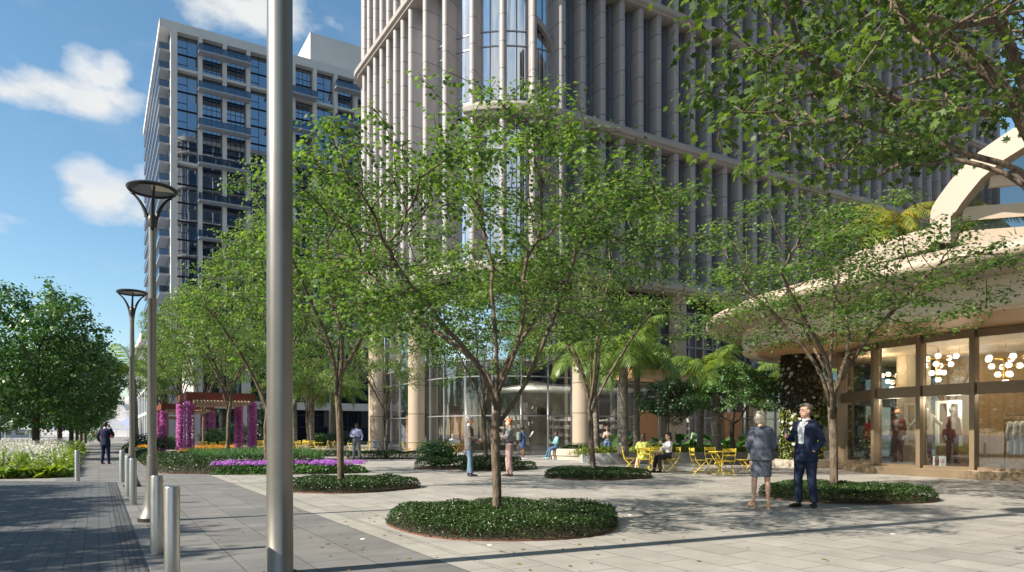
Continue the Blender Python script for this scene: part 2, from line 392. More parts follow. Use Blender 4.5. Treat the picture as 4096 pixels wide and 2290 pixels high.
M['purplefl'] = leafmat('purple petal', (.45,.12,.62), (.68,.32,.82), .3, (1,1,1), .6)
M['pinkfl'] = leafmat('magenta petal', (.46,.04,.34), (.82,.32,.72), .3, (1,1,1), .6)
M['orangefl'] = leafmat('orange petal', (.75,.22,.02), (.85,.45,.03), .3, (1,1,1), .6)
M['greenwall'] = leafmat('deep red green creeper', (.012,.02,.006), (.05,.045,.015), .1, (2,1.6,.8), .4)
M['rock'] = mat('pale rock', (.42,.4,.4), .9, var=.35, scale=.06)
M['tent'] = mat('white tent cloth', (.75,.75,.78), .7, var=.08)
M['tentblue'] = mat('blue tent cloth', (.2,.24,.45), .7, var=.1)
M['globe'] = mat('lit frosted globe', (.9,.88,.82), .5, emit=(1, .88, .7), es=3.2)
M['gold'] = mat('brass', (.75,.45,.12), .3, metal=1.0)
M['lens'] = mat('lamp lens', (.8,.76,.62), .3, var=.05)
M['lensdark'] = mat('solar panel', (.12,.13,.2), .25, var=.2, scale=20)
# ================================================================== GROUND
def sheet(name, poly, z, m, kind='structure'):
    b = MB(); b.add([(x, y, z) for x, y in poly], [tuple(range(len(poly)))])
    o = b.build(name, m); o['kind'] = kind; return o
g = MB(); g.add([(-900,-300,-.01),(900,-300,-.01),(900,1500,-.01),(-900,1500,-.01)], [(0,1,2,3)])
o = g.build('ground', M['ground']); o['kind'] = 'structure'
sheet('plaza_paving', [(3.32,-12),(60,-12),(60,64),(3.32,64)], 0.0, M['tile_light'])
sheet('paving_strip', [(3.0,-12),(3.32,-12),(3.32,64),(3.0,64)], 0.001, M['tile_strip'])
sheet('pavement', [(.40,-12),(3.0,-12),(3.0,110),(-1.05,110),(-1.05,22.6),(.42,21.5)], 0.0, M['tile_dark'])
sheet('driveway', [(-14,-12),(.19,-12),(.19,21.68),(-2.4,23.8),(-14,23.8)], -.002, M['sett'])
sheet('driveway_edge_band', [(.19,-12),(.40,-12),(.40,21.5),(.19,21.66)], 0.002, M['sett_band'])
sheet('street', [(-60,24),(-9.0,24),(-9.0,260),(-60,260)], -.003, mat('pale asphalt', (.27,.27,.275), .85, var=.1, scale=.5))
# small round ground lights set in the slabs
for i, (u, v) in enumerate([(363,539),(490,545),(221,476),(236,481),(268,493),(893,534),(630,515),(716,520)]):
    p = gr(u, v); b = MB(); b.lathe([(.0001,.006),(.028,.006),(.034,.0)], (p.x,p.y,0), 12, caps=False)
    tag(b.build('ground_light', M['white'], smooth=False), 'small white round marker set flush in the plaza slabs', 'ground marker', 'round markers flush in the paving')
# ================================================================== paths swept round the tower
def fillet_path(pts, step=.8):
    """pts: (x, y) or (x, y, radius) -> dense list of (x,y)"""
    out = []
    n = len(pts)
    for i, p in enumerate(pts):
        if len(p) == 2 or i in (0, n-1): out.append(Vector((p[0], p[1]))); continue
        a, b, c = Vector(pts[i-1][:2]), Vector(p[:2]), Vector(pts[i+1][:2])
        d1 = (a-b).normalized(); d2 = (c-b).normalized()
        ang = d1.angle(d2); r = p[2]; t = r/math.tan(ang/2)
        s, e = b+d1*t, b+d2*t; cen = b+(d1+d2).normalized()*(r/math.sin(ang/2))
        a0 = math.atan2(s.y-cen.y, s.x-cen.x); a1 = math.atan2(e.y-cen.y, e.x-cen.x)
        da = (a1-a0+math.pi) % (2*math.pi)-math.pi; k = max(3, int(abs(da)*r/step)+1)
        out += [cen+Vector((math.cos(a0+da*j/k), math.sin(a0+da*j/k)))*r for j in range(k+1)]
    return out
def offset_path(path, d):
    """positive = outward (to the right when walking so that the building is on the left)"""
    out = []
    for i, p in enumerate(path):
        a = path[max(i-1,0)]; b = path[min(i+1,len(path)-1)]
        t = (b-a).normalized(); nrm = Vector((t.y, -t.x)); out.append(p+nrm*d)
    return out
def sweep(b, path, prof, mi=0, caps=True):
    """prof: closed list of (outward offset, z)"""
    rings = []
    for i, p in enumerate(path):
        a = path[max(i-1,0)]; c = path[min(i+1,len(path)-1)]
        t = (c-a).normalized(); nrm = Vector((t.y, -t.x))
        rings.append([(p.x+nrm.x*o_, p.y+nrm.y*o_, z) for o_, z in prof])
    b.loft(rings, caps, mi)
def arclen(path):
    s = [0.0]
    for i in range(1, len(path)): s.append(s[-1]+(path[i]-path[i-1]).length)
    return s
def onpath(path, s, q):
    for i in range(1, len(path)):
        if q <= s[i] or i == len(path)-1:
            f = (q-s[i-1])/max(1e-9, s[i]-s[i-1]); p = path[i-1].lerp(path[i], f); t = (path[i]-path[i-1]).normalized()
            return p, t, Vector((t.y, -t.x))
# ================================================================== STONE TOWER
# walk: far left corner -> towards camera along x = 17.5 -> round corner -> right along y = 34.5 ; the building lies on the left hand
XL, YF, XR, YB = 17.5, 34.5, 80.0, 55.0
TP = fillet_path([(XR-8,YB),(XL,YB,2.6),(XL,YF,6.8),(XR,YF,.8),(XR,YB)], .45)
sTP = arclen(TP)
tower = empty('office_tower', (0,0,0), 0, 'tall curved office tower of beige fin columns with glass ground floor behind the trees', 'office tower')
ZB = [10.85, 20.4, 29.3, 38.2, 47.1, 56.0, 64.9, 73.8]
ZTOP = 78.5
def band(z0, h=.85):
    b = MB()
    ib0 = min(range(len(TP)), key=lambda i: (TP[i]-Vector((18.9, 37.1))).length)
    sweep(b, TP[ib0:] if abs(z0-20.4) < .1 else TP, [(-.95,z0),(.12,z0),(.12,z0+.14),(.30,z0+.2),(.34,z0+.46),(.22,z0+.52),(.22,z0+.60),(.06,z0+.66),(-.1,z0+h),(-.95,z0+h)])
    return b
for z in ZB: band(z).build('cornice', M['stone_plain'], tower)
# fins
def column_plan(w, d):
    r = w/2; pts = [(-w/2,-d),(w/2,-d),(w/2,-r*.8)]
    for k in range(1, 8): a = k*math.pi/8; pts.append((math.cos(a)*r, -r*.8+math.sin(a)*r*.95))
    pts.append((-w/2,-r*.8)); return pts
CP = column_plan(.42, 1.0)
def add_col(b, p, t, nrm, z0, z1, plan=CP, prot=.0):
    rings = [[(p.x+t.x*a+nrm.x*(d+prot), p.y+t.y*a+nrm.y*(d+prot), z) for a, d in plan] for z in (z0, z1)]
    b.loft(rings, True)
cols = []
for k in range(9): cols.append((Vector((XL, 50.6-k*1.36)), Vector((0,-1)), Vector((-1,0))))
cols = [c for c in cols if c[0].y > 40.9+.3]
for a in (81, 65, 48.5, 32.5, 16.5, 0.5):
    q = R(a); cols.append((Vector((24.3-6.8*math.sin(q), 41.3-6.8*math.cos(q))), Vector((math.cos(q),-math.sin(q))), Vector((-math.sin(q),-math.cos(q)))))
for k in range(34): cols.append((Vector((25.87+k*1.58, YF)), Vector((1,0)), Vector((0,-1))))
cols += [(Vector((XL+.1, 52.0)), Vector((.1,-1)).normalized(), Vector((-1,-.1)).normalized()), (Vector((XL+.75, 54.2)), Vector((-.6,-.8)), Vector((-.8,.6))), (Vector((19.9,55.0)), Vector((-1,0)), Vector((0,1)))]
cols_back = [(Vector((22.5+k*3.3, YB)), Vector((-1,0)), Vector((0,1))) for k in range(15)]
for p, t, nr in cols+cols_back:
    b = MB(); add_col(b, p, t, nr, ZB[0]+.3, ZTOP-1.0); b.build('column', M['stone'], tower, smooth=True, ang=40)
# glazing, upper floors : one glazed ring per double storey
GP = offset_path(TP, -.98)
iarc0 = min(range(len(TP)), key=lambda i: (TP[i]-Vector((XL, 42.6))).length)
iarc1 = min(range(len(TP)), key=lambda i: (TP[i]-Vector((24.3, YF))).length)
for z0, z1 in zip(ZB, ZB[1:]+[ZTOP-1]):
    b = MB(); sweep(b, GP, [(-.05,z0+.5),(0,z0+.5),(0,z1+.3),(-.05,z1+.3)]); o_ = b.build('glazing', [M['glass_dark'], M['glass_sky']], tower, smooth=True, ang=25)
    nseg = len(GP)-1
    mi = [0]*len(o_.data.polygons)
    for s_ in range(iarc0-8, iarc1+1):
        for k in range(4): mi[s_*4+k] = 1
    o_.data.polygons.foreach_set('material_index', mi)
    # spandrel rails
    b = MB()
    for zz in (z0+1.25, z0+4.55, z0+5.45, z1-.45): sweep(b, GP, [(-.01,zz),(.05,zz),(.05,zz+.07),(-.01,zz+.07)])
    # slim vertical mullions midway between fins
    b.build('transom', M['mull'], tower)
mm = MB()
for (p, t, nr), (p2, t2, n2) in zip(cols[:-3], cols[1:-3]):
    if (p2-p).length > 4: continue
    q = (p+p2)/2; nn = (nr+n2).normalized(); tt = (t+t2).normalized(); q = q-nn*.97
    k_ = -1 if abs((p2-p).length-1.58) < .1 else 0
    q = q+tt*.3*k_
    mm.loft([[(q.x+tt.x*a+nn.x*d, q.y+tt.y*a+nn.y*d, z) for a, d in ((-.03,-.02),(.03,-.02),(.03,.07),(-.03,.07))] for z in (ZB[0]+.6, ZTOP-1)])
mm.build('mullion', M['aptframe'], tower)
# blinds / inner slabs seen in the shaded bays : boxed returns beside each fin
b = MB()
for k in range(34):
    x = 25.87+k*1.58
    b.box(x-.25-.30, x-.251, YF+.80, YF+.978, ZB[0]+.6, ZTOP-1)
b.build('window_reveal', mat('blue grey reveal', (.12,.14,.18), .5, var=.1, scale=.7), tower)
# curved beige bands in the corner bay, built for a building's reflection
ib = MB()
c0 = Vector((24.3, 41.3))
for z in [12.6+4.45*k for k in range(14)]:
    pts = []
    for a in range(0, 17, 2):
        q = R(a+.5); s_ = math.sin(math.pi*(a)/16.0)
        r_ = 6.8-.80+ .52*(a/16.0)
        pts.append(Vector((24.3-r_*math.sin(q), 41.3-r_*math.cos(q))))
    pts = list(reversed(pts))[::1]
    rings = [[(p.x, p.y, z+dz) for p, dz in ((p, 0), (p, .55))] for p in pts]
    nr_ = []
    for i_, p in enumerate(pts):
        inn = (c0-p).normalized()*.35
        cz = z+1.5*math.cos(math.pi*i_/(len(pts)-1)*.5)-1.2
        nr_.append([(p.x,p.y,cz),(p.x,p.y,cz+.42),(p.x+inn.x,p.y+inn.y,cz+.42),(p.x+inn.x,p.y+inn.y,cz)])
    ib = MB(); ib.loft(nr_, True); ib.build('curved_reflection_band', M['stone_plain'], tower, smooth=True, ang=40)
# unseen block added behind the viewer; dims sky light and tower reflections
nb_ = empty('sky_light_blocker', (0,0,0), 0, 'beige block added unseen behind the viewer to dim sky light on the tower', 'added light blocker')
b = MB(); b.box(6,125,-52,-30,0,62); b.build('wall', M['inwall'], nb_)
b = MB()
for k in range(30): b.box(6+k*4,6.8+k*4,-29.99,-29.4,0,62)
for k in range(15): b.box(6,125,-29.98,-29.6,3.4+k*3.8,4.0+k*3.8)
b.build('facade_grid', M['stone_plain'], nb_)
# roof + core volume
b = MB(); RP = offset_path(TP, -.2)
sweep(b, TP, [(-1.0,ZTOP-1.2),(.2,ZTOP-1.2),(.2,ZTOP),(-1.0,ZTOP)])
b.build('parapet', M['stone_plain'], tower); b = MB(); b.prism([(p.x,p.y) for p in offset_path(TP,-1.3)], ZTOP-.6, ZTOP-.4); b.build('roof', M['stone_plain'], tower); b = MB()
b.prism([(p.x,p.y) for p in offset_path(TP,-1.3)], ZB[0]+.05, ZB[0]+.35)
b.build('floor_slab', M['stone_plain'], tower)
# ---- ground floors of the tower
GG = offset_path(TP, -1.25); sGG = arclen(GG)
i0 = min(range(len(GG)), key=lambda i: (TP[i]-Vector((XL, 54.0))).length)
i1 = min(range(len(GG)), key=lambda i: (TP[i]-Vector((27.2, YF))).length)
SEG = GG[i0:i1+1]
SEG = SEG+[Vector((27.2, YF+1.25))] if SEG[-1].x < 27.2 else SEG
b = MB(); sweep(b, SEG, [(-.03,.12),(0,.12),(0,5.86),(-.03,5.86)]); b.build('shop_glazing', M['glass_shop'], tower, smooth=True, ang=25)
b = MB(); sweep(b, SEG, [(-.03,5.92),(0,5.92),(0,9.9),(-.03,9.9)]); b.build('glazing', M['glass_sky'], tower, smooth=True, ang=25)
b = MB()
for zz, hh in ((.0,.12),(2.4,.07),(4.83,.07),(5.84,.09),(9.88,.1)): sweep(b, SEG, [(-.06,zz),(.07,zz),(.07,zz+hh),(-.06,zz+hh)])
ss = arclen(SEG); q = .8
marks = []
while q < ss[-1]:
    p, t, nr = onpath(SEG, ss, q); marks.append((p,t,nr)); q += 1.78
for p, t, nr in marks:
    b.loft([[(p.x+t.x*a+nr.x*d, p.y+t.y*a+nr.y*d, z) for a, d in ((-.028,-.06),(.028,-.06),(.028,.07),(-.028,.07))] for z in (.0, 9.9)])
b.build('window_frame', M['mull'], tower)
b = MB()
for k in range(9): sweep(b, offset_path(TP[:], -1.1), [(-.02,9.98+.095*k),(.04,9.98+.095*k),(.04,10.03+.095*k),(-.02,10.04+.095*k)])
sweep(b, offset_path(TP, -1.2), [(-.02,9.95),(.0,9.95),(.0,10.86),(-.02,10.86)])
b.build('louvre', M['louvre'], tower)
for (x, y, r) in [(18.15,50.4,.52),(18.1,42.6,.55),(26.3,35.35,.62),(34.6,35.35,.62),(42.9,35.35,.62),(51.5,35.35,.62),(60.0,35.35,.62),(19.5,54.6,.5)]:
    b = MB(); b.lathe([(r,0),(r,10.85)], (x,y,0), 28); b.build('pillar', M['stone2'], tower, smooth=True)
# interior of the corner shop
b = MB(); b.box(20.0,75,35.9,56,.0,.04); b.build('shop_floor', M['infloor'], tower)
b = MB(); b.box(27.5,75,44.9,45.1,.04,10); b.box(20,27.5,49.0,49.2,.04,10); b.box(27.4,27.6,45.1,49,.04,10); b.build('shop_wall', M['inwall'], tower)
b = MB(); b.prism([tuple(at(u_, D_).xy) for u_, D_ in ((473,52.6),(533,45.0),(650,50.2),(610,58),(520,61))], 4.5, 4.62); b.build('shop_ceiling', M['white'], tower)
b = MB(); b.prism([(19.2,41),(22,36.8),(75,36.1),(75,56),(19.2,56)], 5.9, 6.1); b.build('floor_slab', M['inwall'], tower)
b = MB(); b.box(36,41,36.5,40,4.1,4.22); b.box(44,52,36.5,42,4.1,4.22); b.build('shop_ceiling', M['white'], tower)
# wing behind the palms: timber canopy, first floor terrace glazing, storefront with orange doors
b = MB(); b.box(28.2,76,32.7,34.6,4.75,5.25); b.box(28.2,76,33.0,35.2,5.25,5.4)
b.build('canopy', M['wood'], tower)
b = MB(); b.box(27.2,76,35.72,35.75,.12,4.7); b.build('shop_glazing', M['glass_shop'], tower)
b = MB(); b.box(27.2,76,35.70,35.74,5.4,9.9); b.build('glazing', M['glass_dark'], tower)
b = MB()
for k in range(28):
    x = 27.9+k*1.75; b.box(x-.035,x+.035,35.62,35.8,0,9.95)
for zz in (.0,2.42,4.68,7.4,9.85): b.box(27.2,76,35.64,35.78,zz,zz+.08)
b.build('window_frame', M['mull'], tower)
for x in (31.2, 39.6, 49.0):
    b = MB(); b.box(x,x+1.7,35.45,35.6,.0,2.9); b.build('door', M['woodpan'], tower)
b = MB(); b.box(20.1,21.3,41.4,41.5,0,2.6); b.box(18.75,18.85,44.0,46.0,0,2.6); b.build('door', M['woodpan'], tower)
b = MB(); b.box(28.2,76,32.8,32.83,5.42,6.3); b.build('terrace_railing', M['glass_rail'], tower)
# shop fittings
def rack(x, y, w, rz, label):
    r = empty('shelf_rack', (x,y,.04), rz, label, 'shelf rack')
    b = MB()
    for sx in (0, w/2, w):
        for sy in (0,.4): b.box(sx-.015,sx+.015,sy-.015,sy+.015,0,2.6)
    for z in (.5,1.05,1.6,2.15): b.box(-.02,w+.02,-.02,.42,z,z+.025)
    b.build('frame', M['black'], r)
    b = MB(); rnd = random.Random(int(x*7))
    for z in (.525,1.075,1.625,2.175):
        xx = .08
        while xx < w-.3:
            hh = rnd.uniform(.08,.32); b.box(xx,xx+.27,.05,.34,z+.001,z+hh); xx += rnd.uniform(.32,.5)
    b.build('folded_clothes', mat('folded cloth', (.42,.36,.33), .9, var=.5, scale=2.5), r)
rack(22.0,39.3,2.6,R(-20),'black shelf rack of folded clothes behind the curved glass by the redhead man')
rack(26.6,39.2,2.2,R(5),'tall black clothes rack inside the shop left of the round corner pillar')
rack(30.2,39.0,2.4,R(0),'black clothes rack seen in the shop between the two front palm trunks')
rack(37.0,38.6,2.2,R(0),'pale box shelf in the wing behind the gnarled dark tree')
for i,(x,y,z,c) in enumerate([(25.2,38.5,2.5,'dark rattan dome pendant hanging over racks inside the corner shop'),(28.7,38.0,2.5,'brown dome pendant hanging in the shop right of the corner pillar'),(31.2,37.6,2.5,'brown dome pendant hanging in the shop behind the palm trunks')]):
    r = empty('pendant_lamp', (x,y,z), 0, c, 'pendant lamp')
    b = MB(); b.lathe([(.5,0),(.48,.25),(.36,.48),(.16,.62),(.02,.65)], n=20); b.build('shade', M['barkdark'], r, smooth=True)
    b = MB(); b.tube([(0,0,.64),(0,0,4.15-z)], .012, 6); b.build('cord', M['black'], r)
# bunch of white globes
r = empty('globe_pendant', (32.2,36.9,2.75), 0, 'cluster of white globes glowing behind the thick palm trunk', 'pendant lamp')
b = MB()
rnd = random.Random(4)
for k in range(11): b.ell((rnd.uniform(-.3,.3), rnd.uniform(-.2,.2), rnd.uniform(-.35,.3)), .11,.11,.11, 10, 7)
b.build('globe', M['globe'], r, smooth=True); b = MB(); b.tube([(0,0,.2),(0,0,1.35)], .012, 5); b.build('cord', M['black'], r)
for (x,y,z,e) in [(22.3,38.6,2.7,150),(25.5,41,3.2,240),(29.5,38.2,2.9,240),(39,38,3.2,170),(48,39,3.2,170)]:
    L = bpy.data.lights.new('shop_light','POINT'); L.energy = e; L.shadow_soft_size = .35; L.color = (1,.9,.76)
    lo = bpy.data.objects.new('shop_light', L); lo.location = (x,y,z); COL.objects.link(lo)
# ================================================================== WHITE APARTMENT TOWER
ax, ay, AT = 9.9, 124.5, 68.4
apt = empty('apartment_tower', (0,0,0), 0, 'white high rise apartment block with dark glazing and stacked balconies', 'apartment tower')
FL = 3.05; NB = 11; P0 = 10.95; PIT = 3.78
b = MB()
for k in range(NB+1):
    x = P0+k*PIT; w0 = x-.95 if k == 0 else x-.62
    b.box(w0, x, ay, ay+1.8, 0, AT-1.5)
b.box(ax, P0+NB*PIT+.0, ay-.003, ay+1.803, AT-1.5, AT)
for f in range(2, 23, 1):
    z = AT-1.5-f*FL
    if z < 1: break
    thick = f % 2 == 0
    for k in range(NB):
        x = P0+k*PIT
        if f == 2 or (f % 7 == 0 and k % 3 == 0): b.box(x, x+PIT-.62, ay+.12, ay+1.7, z-.0, z+.42)
b.box(ax,P0+NB*PIT,ay+30,ay+50,0,AT-.5)
b.build('wall', M['aptwhite'], apt)
b = MB(); b.box(ax,P0+NB*PIT,ay+1.85,ay+48,0,AT-.7); b.build('core', M['aptframe'], apt)
b = MB(); b.box(ax-1.55,ax,ay,ay+48,AT-.9,AT); b.box(ax-1.55,ax-.0,ay+.0,ay+48,AT-1.3,AT-.901); b.build('roof', M['aptwhite'], apt)
b = MB(); b.box(24,33,ay+10,ay+26,AT,AT+3.2); b.box(33.5,50,ay+4,ay+24,AT,AT+7.2); b.box(50,56,ay+3,ay+20,AT,AT+5); b.build('penthouse', M['aptwhite'], apt)
def apt_window(b, x0, z0, w, h, style):
    y = ay+1.3
    b.box(x0,x0+w,y+.02,y+.06,z0,z0+h,1)
    fr = .09
    b.box(x0,x0+w,y-.04,y+.02,z0,z0+fr); b.box(x0,x0+w,y-.04,y+.02,z0+h-fr,z0+h)
    b.box(x0,x0+fr,y-.04,y+.02,z0+fr,z0+h-fr); b.box(x0+w-fr,x0+w,y-.04,y+.02,z0+fr,z0+h-fr)
    b.box(x0+w*.5-.04,x0+w*.5+.04,y-.04,y+.02,z0+fr,z0+h-fr)
    if style == 0: b.box(x0+fr,x0+w*.5-.04,y-.04,y+.02,z0+h*.38,z0+h*.38+.09)
    else:
        b.box(x0+fr,x0+w-fr,y-.035,y+.022,z0+h*.34,z0+h*.34+.08)
        for q_ in (.25,.75): b.box(x0+w*q_-.03,x0+w*q_+.03,y-.03,y+.018,z0+fr,z0+h-fr)
cnt = 0
rest = MB()
for f in range(0, 22):
    z0 = AT-1.5-(f+1)*FL
    if z0 < 0: break
    for k in range(NB):
        x0 = P0+k*PIT; b = MB() if (f < 13 and k < 7 and cnt < 92) else rest
        hh = FL-.5 if (f+1 == 2 or ((f+1) % 7 == 0 and k % 3 == 0)) else FL-.10
        apt_window(b, x0, z0+(FL-hh), PIT-.62, hh-.02, 0 if k % 3 == 0 else 1)
        if b is not rest: b.build('window', [M['aptframe'], M['glass_apt']], apt); cnt += 1
o_ = rest.build('window', [M['aptframe'], M['glass_apt']], apt); o_['kind'] = 'stuff'
def balcony(x0, x1, y0, y1, z, parent, sides='lfr'):
    b = MB(); b.box(x0,x1,y0,y1,z+.04,z+.26)
    s = b.build('balcony', M['aptgrey'], parent)
    r = MB(); t = .03
    if 'f' in sides: r.box(x0,x1,y0,y0+t,z+.3,z+1.25)
    if 'l' in sides: r.box(x0,x0+t,y0+t,y1,z+.3,z+1.25)
    if 'r' in sides: r.box(x1-t,x1,y0+t,y1,z+.3,z+1.25)
    r.box(x0-.02,x1+.02,y0-.02,y0+.04,z+1.251,z+1.31,1)
    k = x0
    while k < x1: r.box(k,k+.04,y0-.025,y0-.001,z+.28,z+1.25,1); k += 1.85
    r.build('railing', [M['glass_rail'], M['aptframe']], s)
for f in range(0, 20):
    z = AT-1.5-(f+1)*FL
    if z < 8: break
    for gidx, x0 in ((0, P0+PIT), (1, P0+4*PIT), (2, P0+7*PIT)):
        if (f+gidx) % 2 == 0:
            balcony(x0-.75, x0+2*PIT-.25, ay-1.7, ay, z, apt)
    balcony(ax-1.5, ax, ay+1.2, ay+46, z, apt, 'lf')
# glazing along the left flank
b = MB(); b.box(ax-.03,ax-.001,ay+2.0,ay+46,3,AT-1.4); b.build('window', M['glass_apt'], apt)
# podium in front of it
pod = empty('podium_building', (0,0,0), 0, 'low white framed building with dark glass fronts behind the pergolas', 'building')
py_, pz = 84.0, 13.5
b = MB()
for k in range(9):
    x = 9.0+k*5.1; b.box(x,x+.95,py_,py_+1,0,pz-1.3)
b.box(9.0,56,py_-.003,py_+1.003,pz-1.3,pz); b.box(9.0,56,py_+.1,py_+.9,4.2,5.1); b.box(9,56,py_+12,py_+14,0,pz)
b.box(9.0,9.4,py_+1,py_+14,0,pz)
b.build('wall', M['aptwhite'], pod)
for k in range(8):
    x = 9.95+k*5.1
    for z0, z1 in ((0,4.2),(5.1,8.5),(8.7,pz-1.3)):
        b = MB(); b.box(x,x+4.15,py_+.55,py_+.6,z0,z1,1)
        for j in range(4): b.box(x+j*4.09/3,x+j*4.09/3+.06,py_+.48,py_+.55,z0,z1)
        for zz in (z0, (z0+z1)/2, z1-.08): b.box(x+.061,x+4.1,py_+.49,py_+.549,zz,zz+.08)
        b.build('window', [M['aptframe'], M['glass_dark']], pod)
b = MB(); b.box(9,56,py_+1,py_+12,pz-.4,pz-.1); b.build('roof', M['aptgrey'], pod)
# brown low rise by the path
lo_ = empty('low_rise_building', (0,0,0), 0, 'brown and dark glass low building with white roof edge beside the far path', 'building')
b = MB(); b.box(5.4,9.8,100,137,0,13.4); b.build('wall', M['brown'], lo_)
b = MB(); b.box(4.6,9.9,99.3,138,13.4,14.4); b.build('roof', M['white'], lo_)
b = MB()
for k in range(9):
    y = 100.6+k*4
    for z in (1,4.2,7.4,10.6): b.box(5.3,5.36,y,y+3.3,z,z+2.7)
b.build('window', M['glass_dark'], lo_)
b = MB()
for k in range(10): b.box(5.2,5.39,99.9+k*4,100.5+k*4,.2,13.4)
for z in (0.2,3.8,7.0,10.2): b.box(5.22,5.385,100.5,137,z,z+.35)
b.build('frame', M['white'], lo_)
for z in (.3,3.6,6.9,10.2):
    for k in range(2):
        b = MB(); x = 5.7+k*2.05; b.box(x,x+1.9,99.9,99.96,z,z+2.9,1); b.box(x,x+1.9,99.84,99.899,z,z+.12); b.box(x+.9,x+1.0,99.84,99.899,z+.12,z+2.9); b.build('window', [M['white'] if z < 7 else M['aptframe'], M['glass_dark']], lo_)
# ================================================================== distance: hill, far buildings, tents
b = MB(); n = 46; rows = 10; vs_ = []; rnd = random.Random(9)
for j in range(rows):
    for i in range(n):
        x = -260+i*9.0; f = j/(rows-1); hgt = (12+34*abs(noise.noise(Vector((i*.33, 3.1, 0))))+6*math.sin(i*.9))*math.sin(f*math.pi/2)
        vs_.append((x+rnd.uniform(-3,3), 380+j*14+8*noise.noise(Vector((i*.5,j*.5,0))), hgt+11*noise.noise(Vector((i*.9,j*.9,1)))*f-.3))
b.add(vs_, [(j*n+i,j*n+i+1,(j+1)*n+i+1,(j+1)*n+i) for j in range(rows-1) for i in range(n-1)])
o_ = b.build('hills', M['rock']); o_['kind'] = 'structure'
def tent(x, y, s, h, m, label):
    r = empty('tent', (x,y,0), rnd.uniform(0,1), label, 'tent')
    b = MB(); q = s/2
    b.add([(-q,-q,2.2),(q,-q,2.2),(q,q,2.2),(-q,q,2.2),(0,0,h)], [(0,1,4),(1,2,4),(2,3,4),(3,0,4),(3,2,1,0)]); b.build('canopy', m, r)
    for sx in (-q+.1,q-.1):
        for sy in (-q+.1,q-.1):
            b = MB(); b.tube([(sx,sy,0),(sx,sy,2.2)], .05, 6); b.build('leg', M['white'], r)
tent(1.2,150,6,5.4,M['tent'],'tallest white tent at the end of the path beyond the walking man')
tent(-4.6,160,6,4.8,M['tentblue'],'blue tent at the far end beside the white one')
tent(6.0,172,7,5.2,M['tentblue'],'blue tent half behind the second lamp post')
tent(-14,170,6,4.8,M['tent'],'small white tent seen under the dark trees near the path')
tent(-40,110,6,4.2,M['tent'],'small white tent at the far left edge under the trees')
b = MB(); b.box(-1.5,3,190,192,.3,1.3); b.box(-1.5,3,190.5,191.5,1.3,1.9); tag(b.build('market_stall', mat('red counter', (.5,.1,.08), .6)), 'low red counter at the far end of the path', 'stall')
for i,(x,y,w,h,lab) in enumerate([(-75,300,26,30,'pale tall block far behind the dark trees'),(-40,320,20,22,'pale lower block far behind the dark trees'),(-118,280,30,20,'wide pale block at the far left')]):
    r = empty('distant_building', (x,y,0), 0, lab, 'building')
    b = MB(); b.box(0,w,0,14,0,h); b.build('wall', M['aptwhite'], r)
    b = MB()
    for a in range(int(w/4)):
        for c in range(int(h/3.4)): b.box(1+a*4,3.6+a*4,-.06,-.01,1+c*3.4,3+c*3.4)
    b.build('window', M['glass_dark'], r)
# ================================================================== PAVILION WITH ROUNDED ROOF
def onX(u, v, x):
    t = (u-512)/FOC; D = x/(ST+CT*t); p = at(u, D); return Vector((x, p.y, EYE+(HORIZ-v)/FOC*D))
def superell(cx, cy, a, b, p, n=120):
    out = []
    for k in range(n+1):
        t = 2*math.pi*k/n; c, s = math.cos(t), math.sin(t)
        out.append(Vector((cx+a*math.copysign(abs(c)**(2/p), c), cy+b*math.copysign(abs(s)**(2/p), s))))
    return out
pav = empty('pavilion', (0,0,0), 0, 'glass shop pavilion with rounded cream canopy and timber soffit at the right', 'shop pavilion')
LP = superell(27.0, 9.6, 8.8, 10.0, 2.6, 140)
def csweep(path, prof):
    b = MB(); n = len(path)-1; rings = []
    for i in range(n):
        t = (path[(i+1) % n]-path[i-1]).normalized(); nr = Vector((t.y, -t.x))
        rings.append([(path[i].x+nr.x*o_, path[i].y+nr.y*o_, z) for o_, z in prof])
    rings.append(rings[0]); b.loft(rings, False); return b
csweep(LP, [(-.5,4.5),(-.46,4.31),(-.40,4.29),(-.04,4.29),(.03,4.33),(.05,4.4),(.06,5.02),(-.3,5.1),(-.5,5.0)]).build('fascia', M['cream'], pav, smooth=True, ang=35)
csweep(LP, [(.0,5.02),(.5,5.03),(1.0,5.08),(1.25,5.17),(1.36,5.30),(1.34,5.42),(1.25,5.50),(1.0,5.62),(.72,5.74),(.55,5.79),(.4,5.8),(.35,5.5)]).build('roof_brim', M['creamtop'], pav, smooth=True, ang=50)
b = MB(); sl_ = arclen(LP)
for k in range(24):
    p_, t_, n_ = onpath(LP, sl_, (k+.5)*sl_[-1]/24); poly = [p_+t_*a+n_*d for a, d in ((-.006,.05),(.006,.05),(.006,.064),(-.006,.064))]
    b.prism([(v.x,v.y) for v in poly], 4.34, 5.02)
b.build('panel_joints', M['barkdark'], pav)
def inset(path, d):
    n = len(path)-1; out = []
    for i in range(n):
        t = (path[(i+1) % n]-path[i-1]).normalized(); nr = Vector((t.y, -t.x)); out.append((path[i].x+nr.x*d, path[i].y+nr.y*d))
    return out
b = MB(); b.prism(inset(LP, -.44), 4.36, 4.6); b.build('soffit', M['wood'], pav)
b = MB(); b.prism(inset(LP, .38), 5.2, 5.6); b.build('roof', M['soil'], pav)
U2 = superell(27.4, 9.6, 6.2, 7.3, 2.4, 120)
U2o = [p for p in U2 if p.y > 10.9 and p.x < 35]
def osweep(path, prof):
    b = MB(); sweep(b, path[::1], prof); return b
U2 = U2o
osweep(U2, [(.0,6.75),(.12,6.8),(.14,7.35),(.05,7.45),(-.25,7.45),(-.3,6.75)]).build('parapet', M['creamtop'], pav, smooth=True, ang=40)
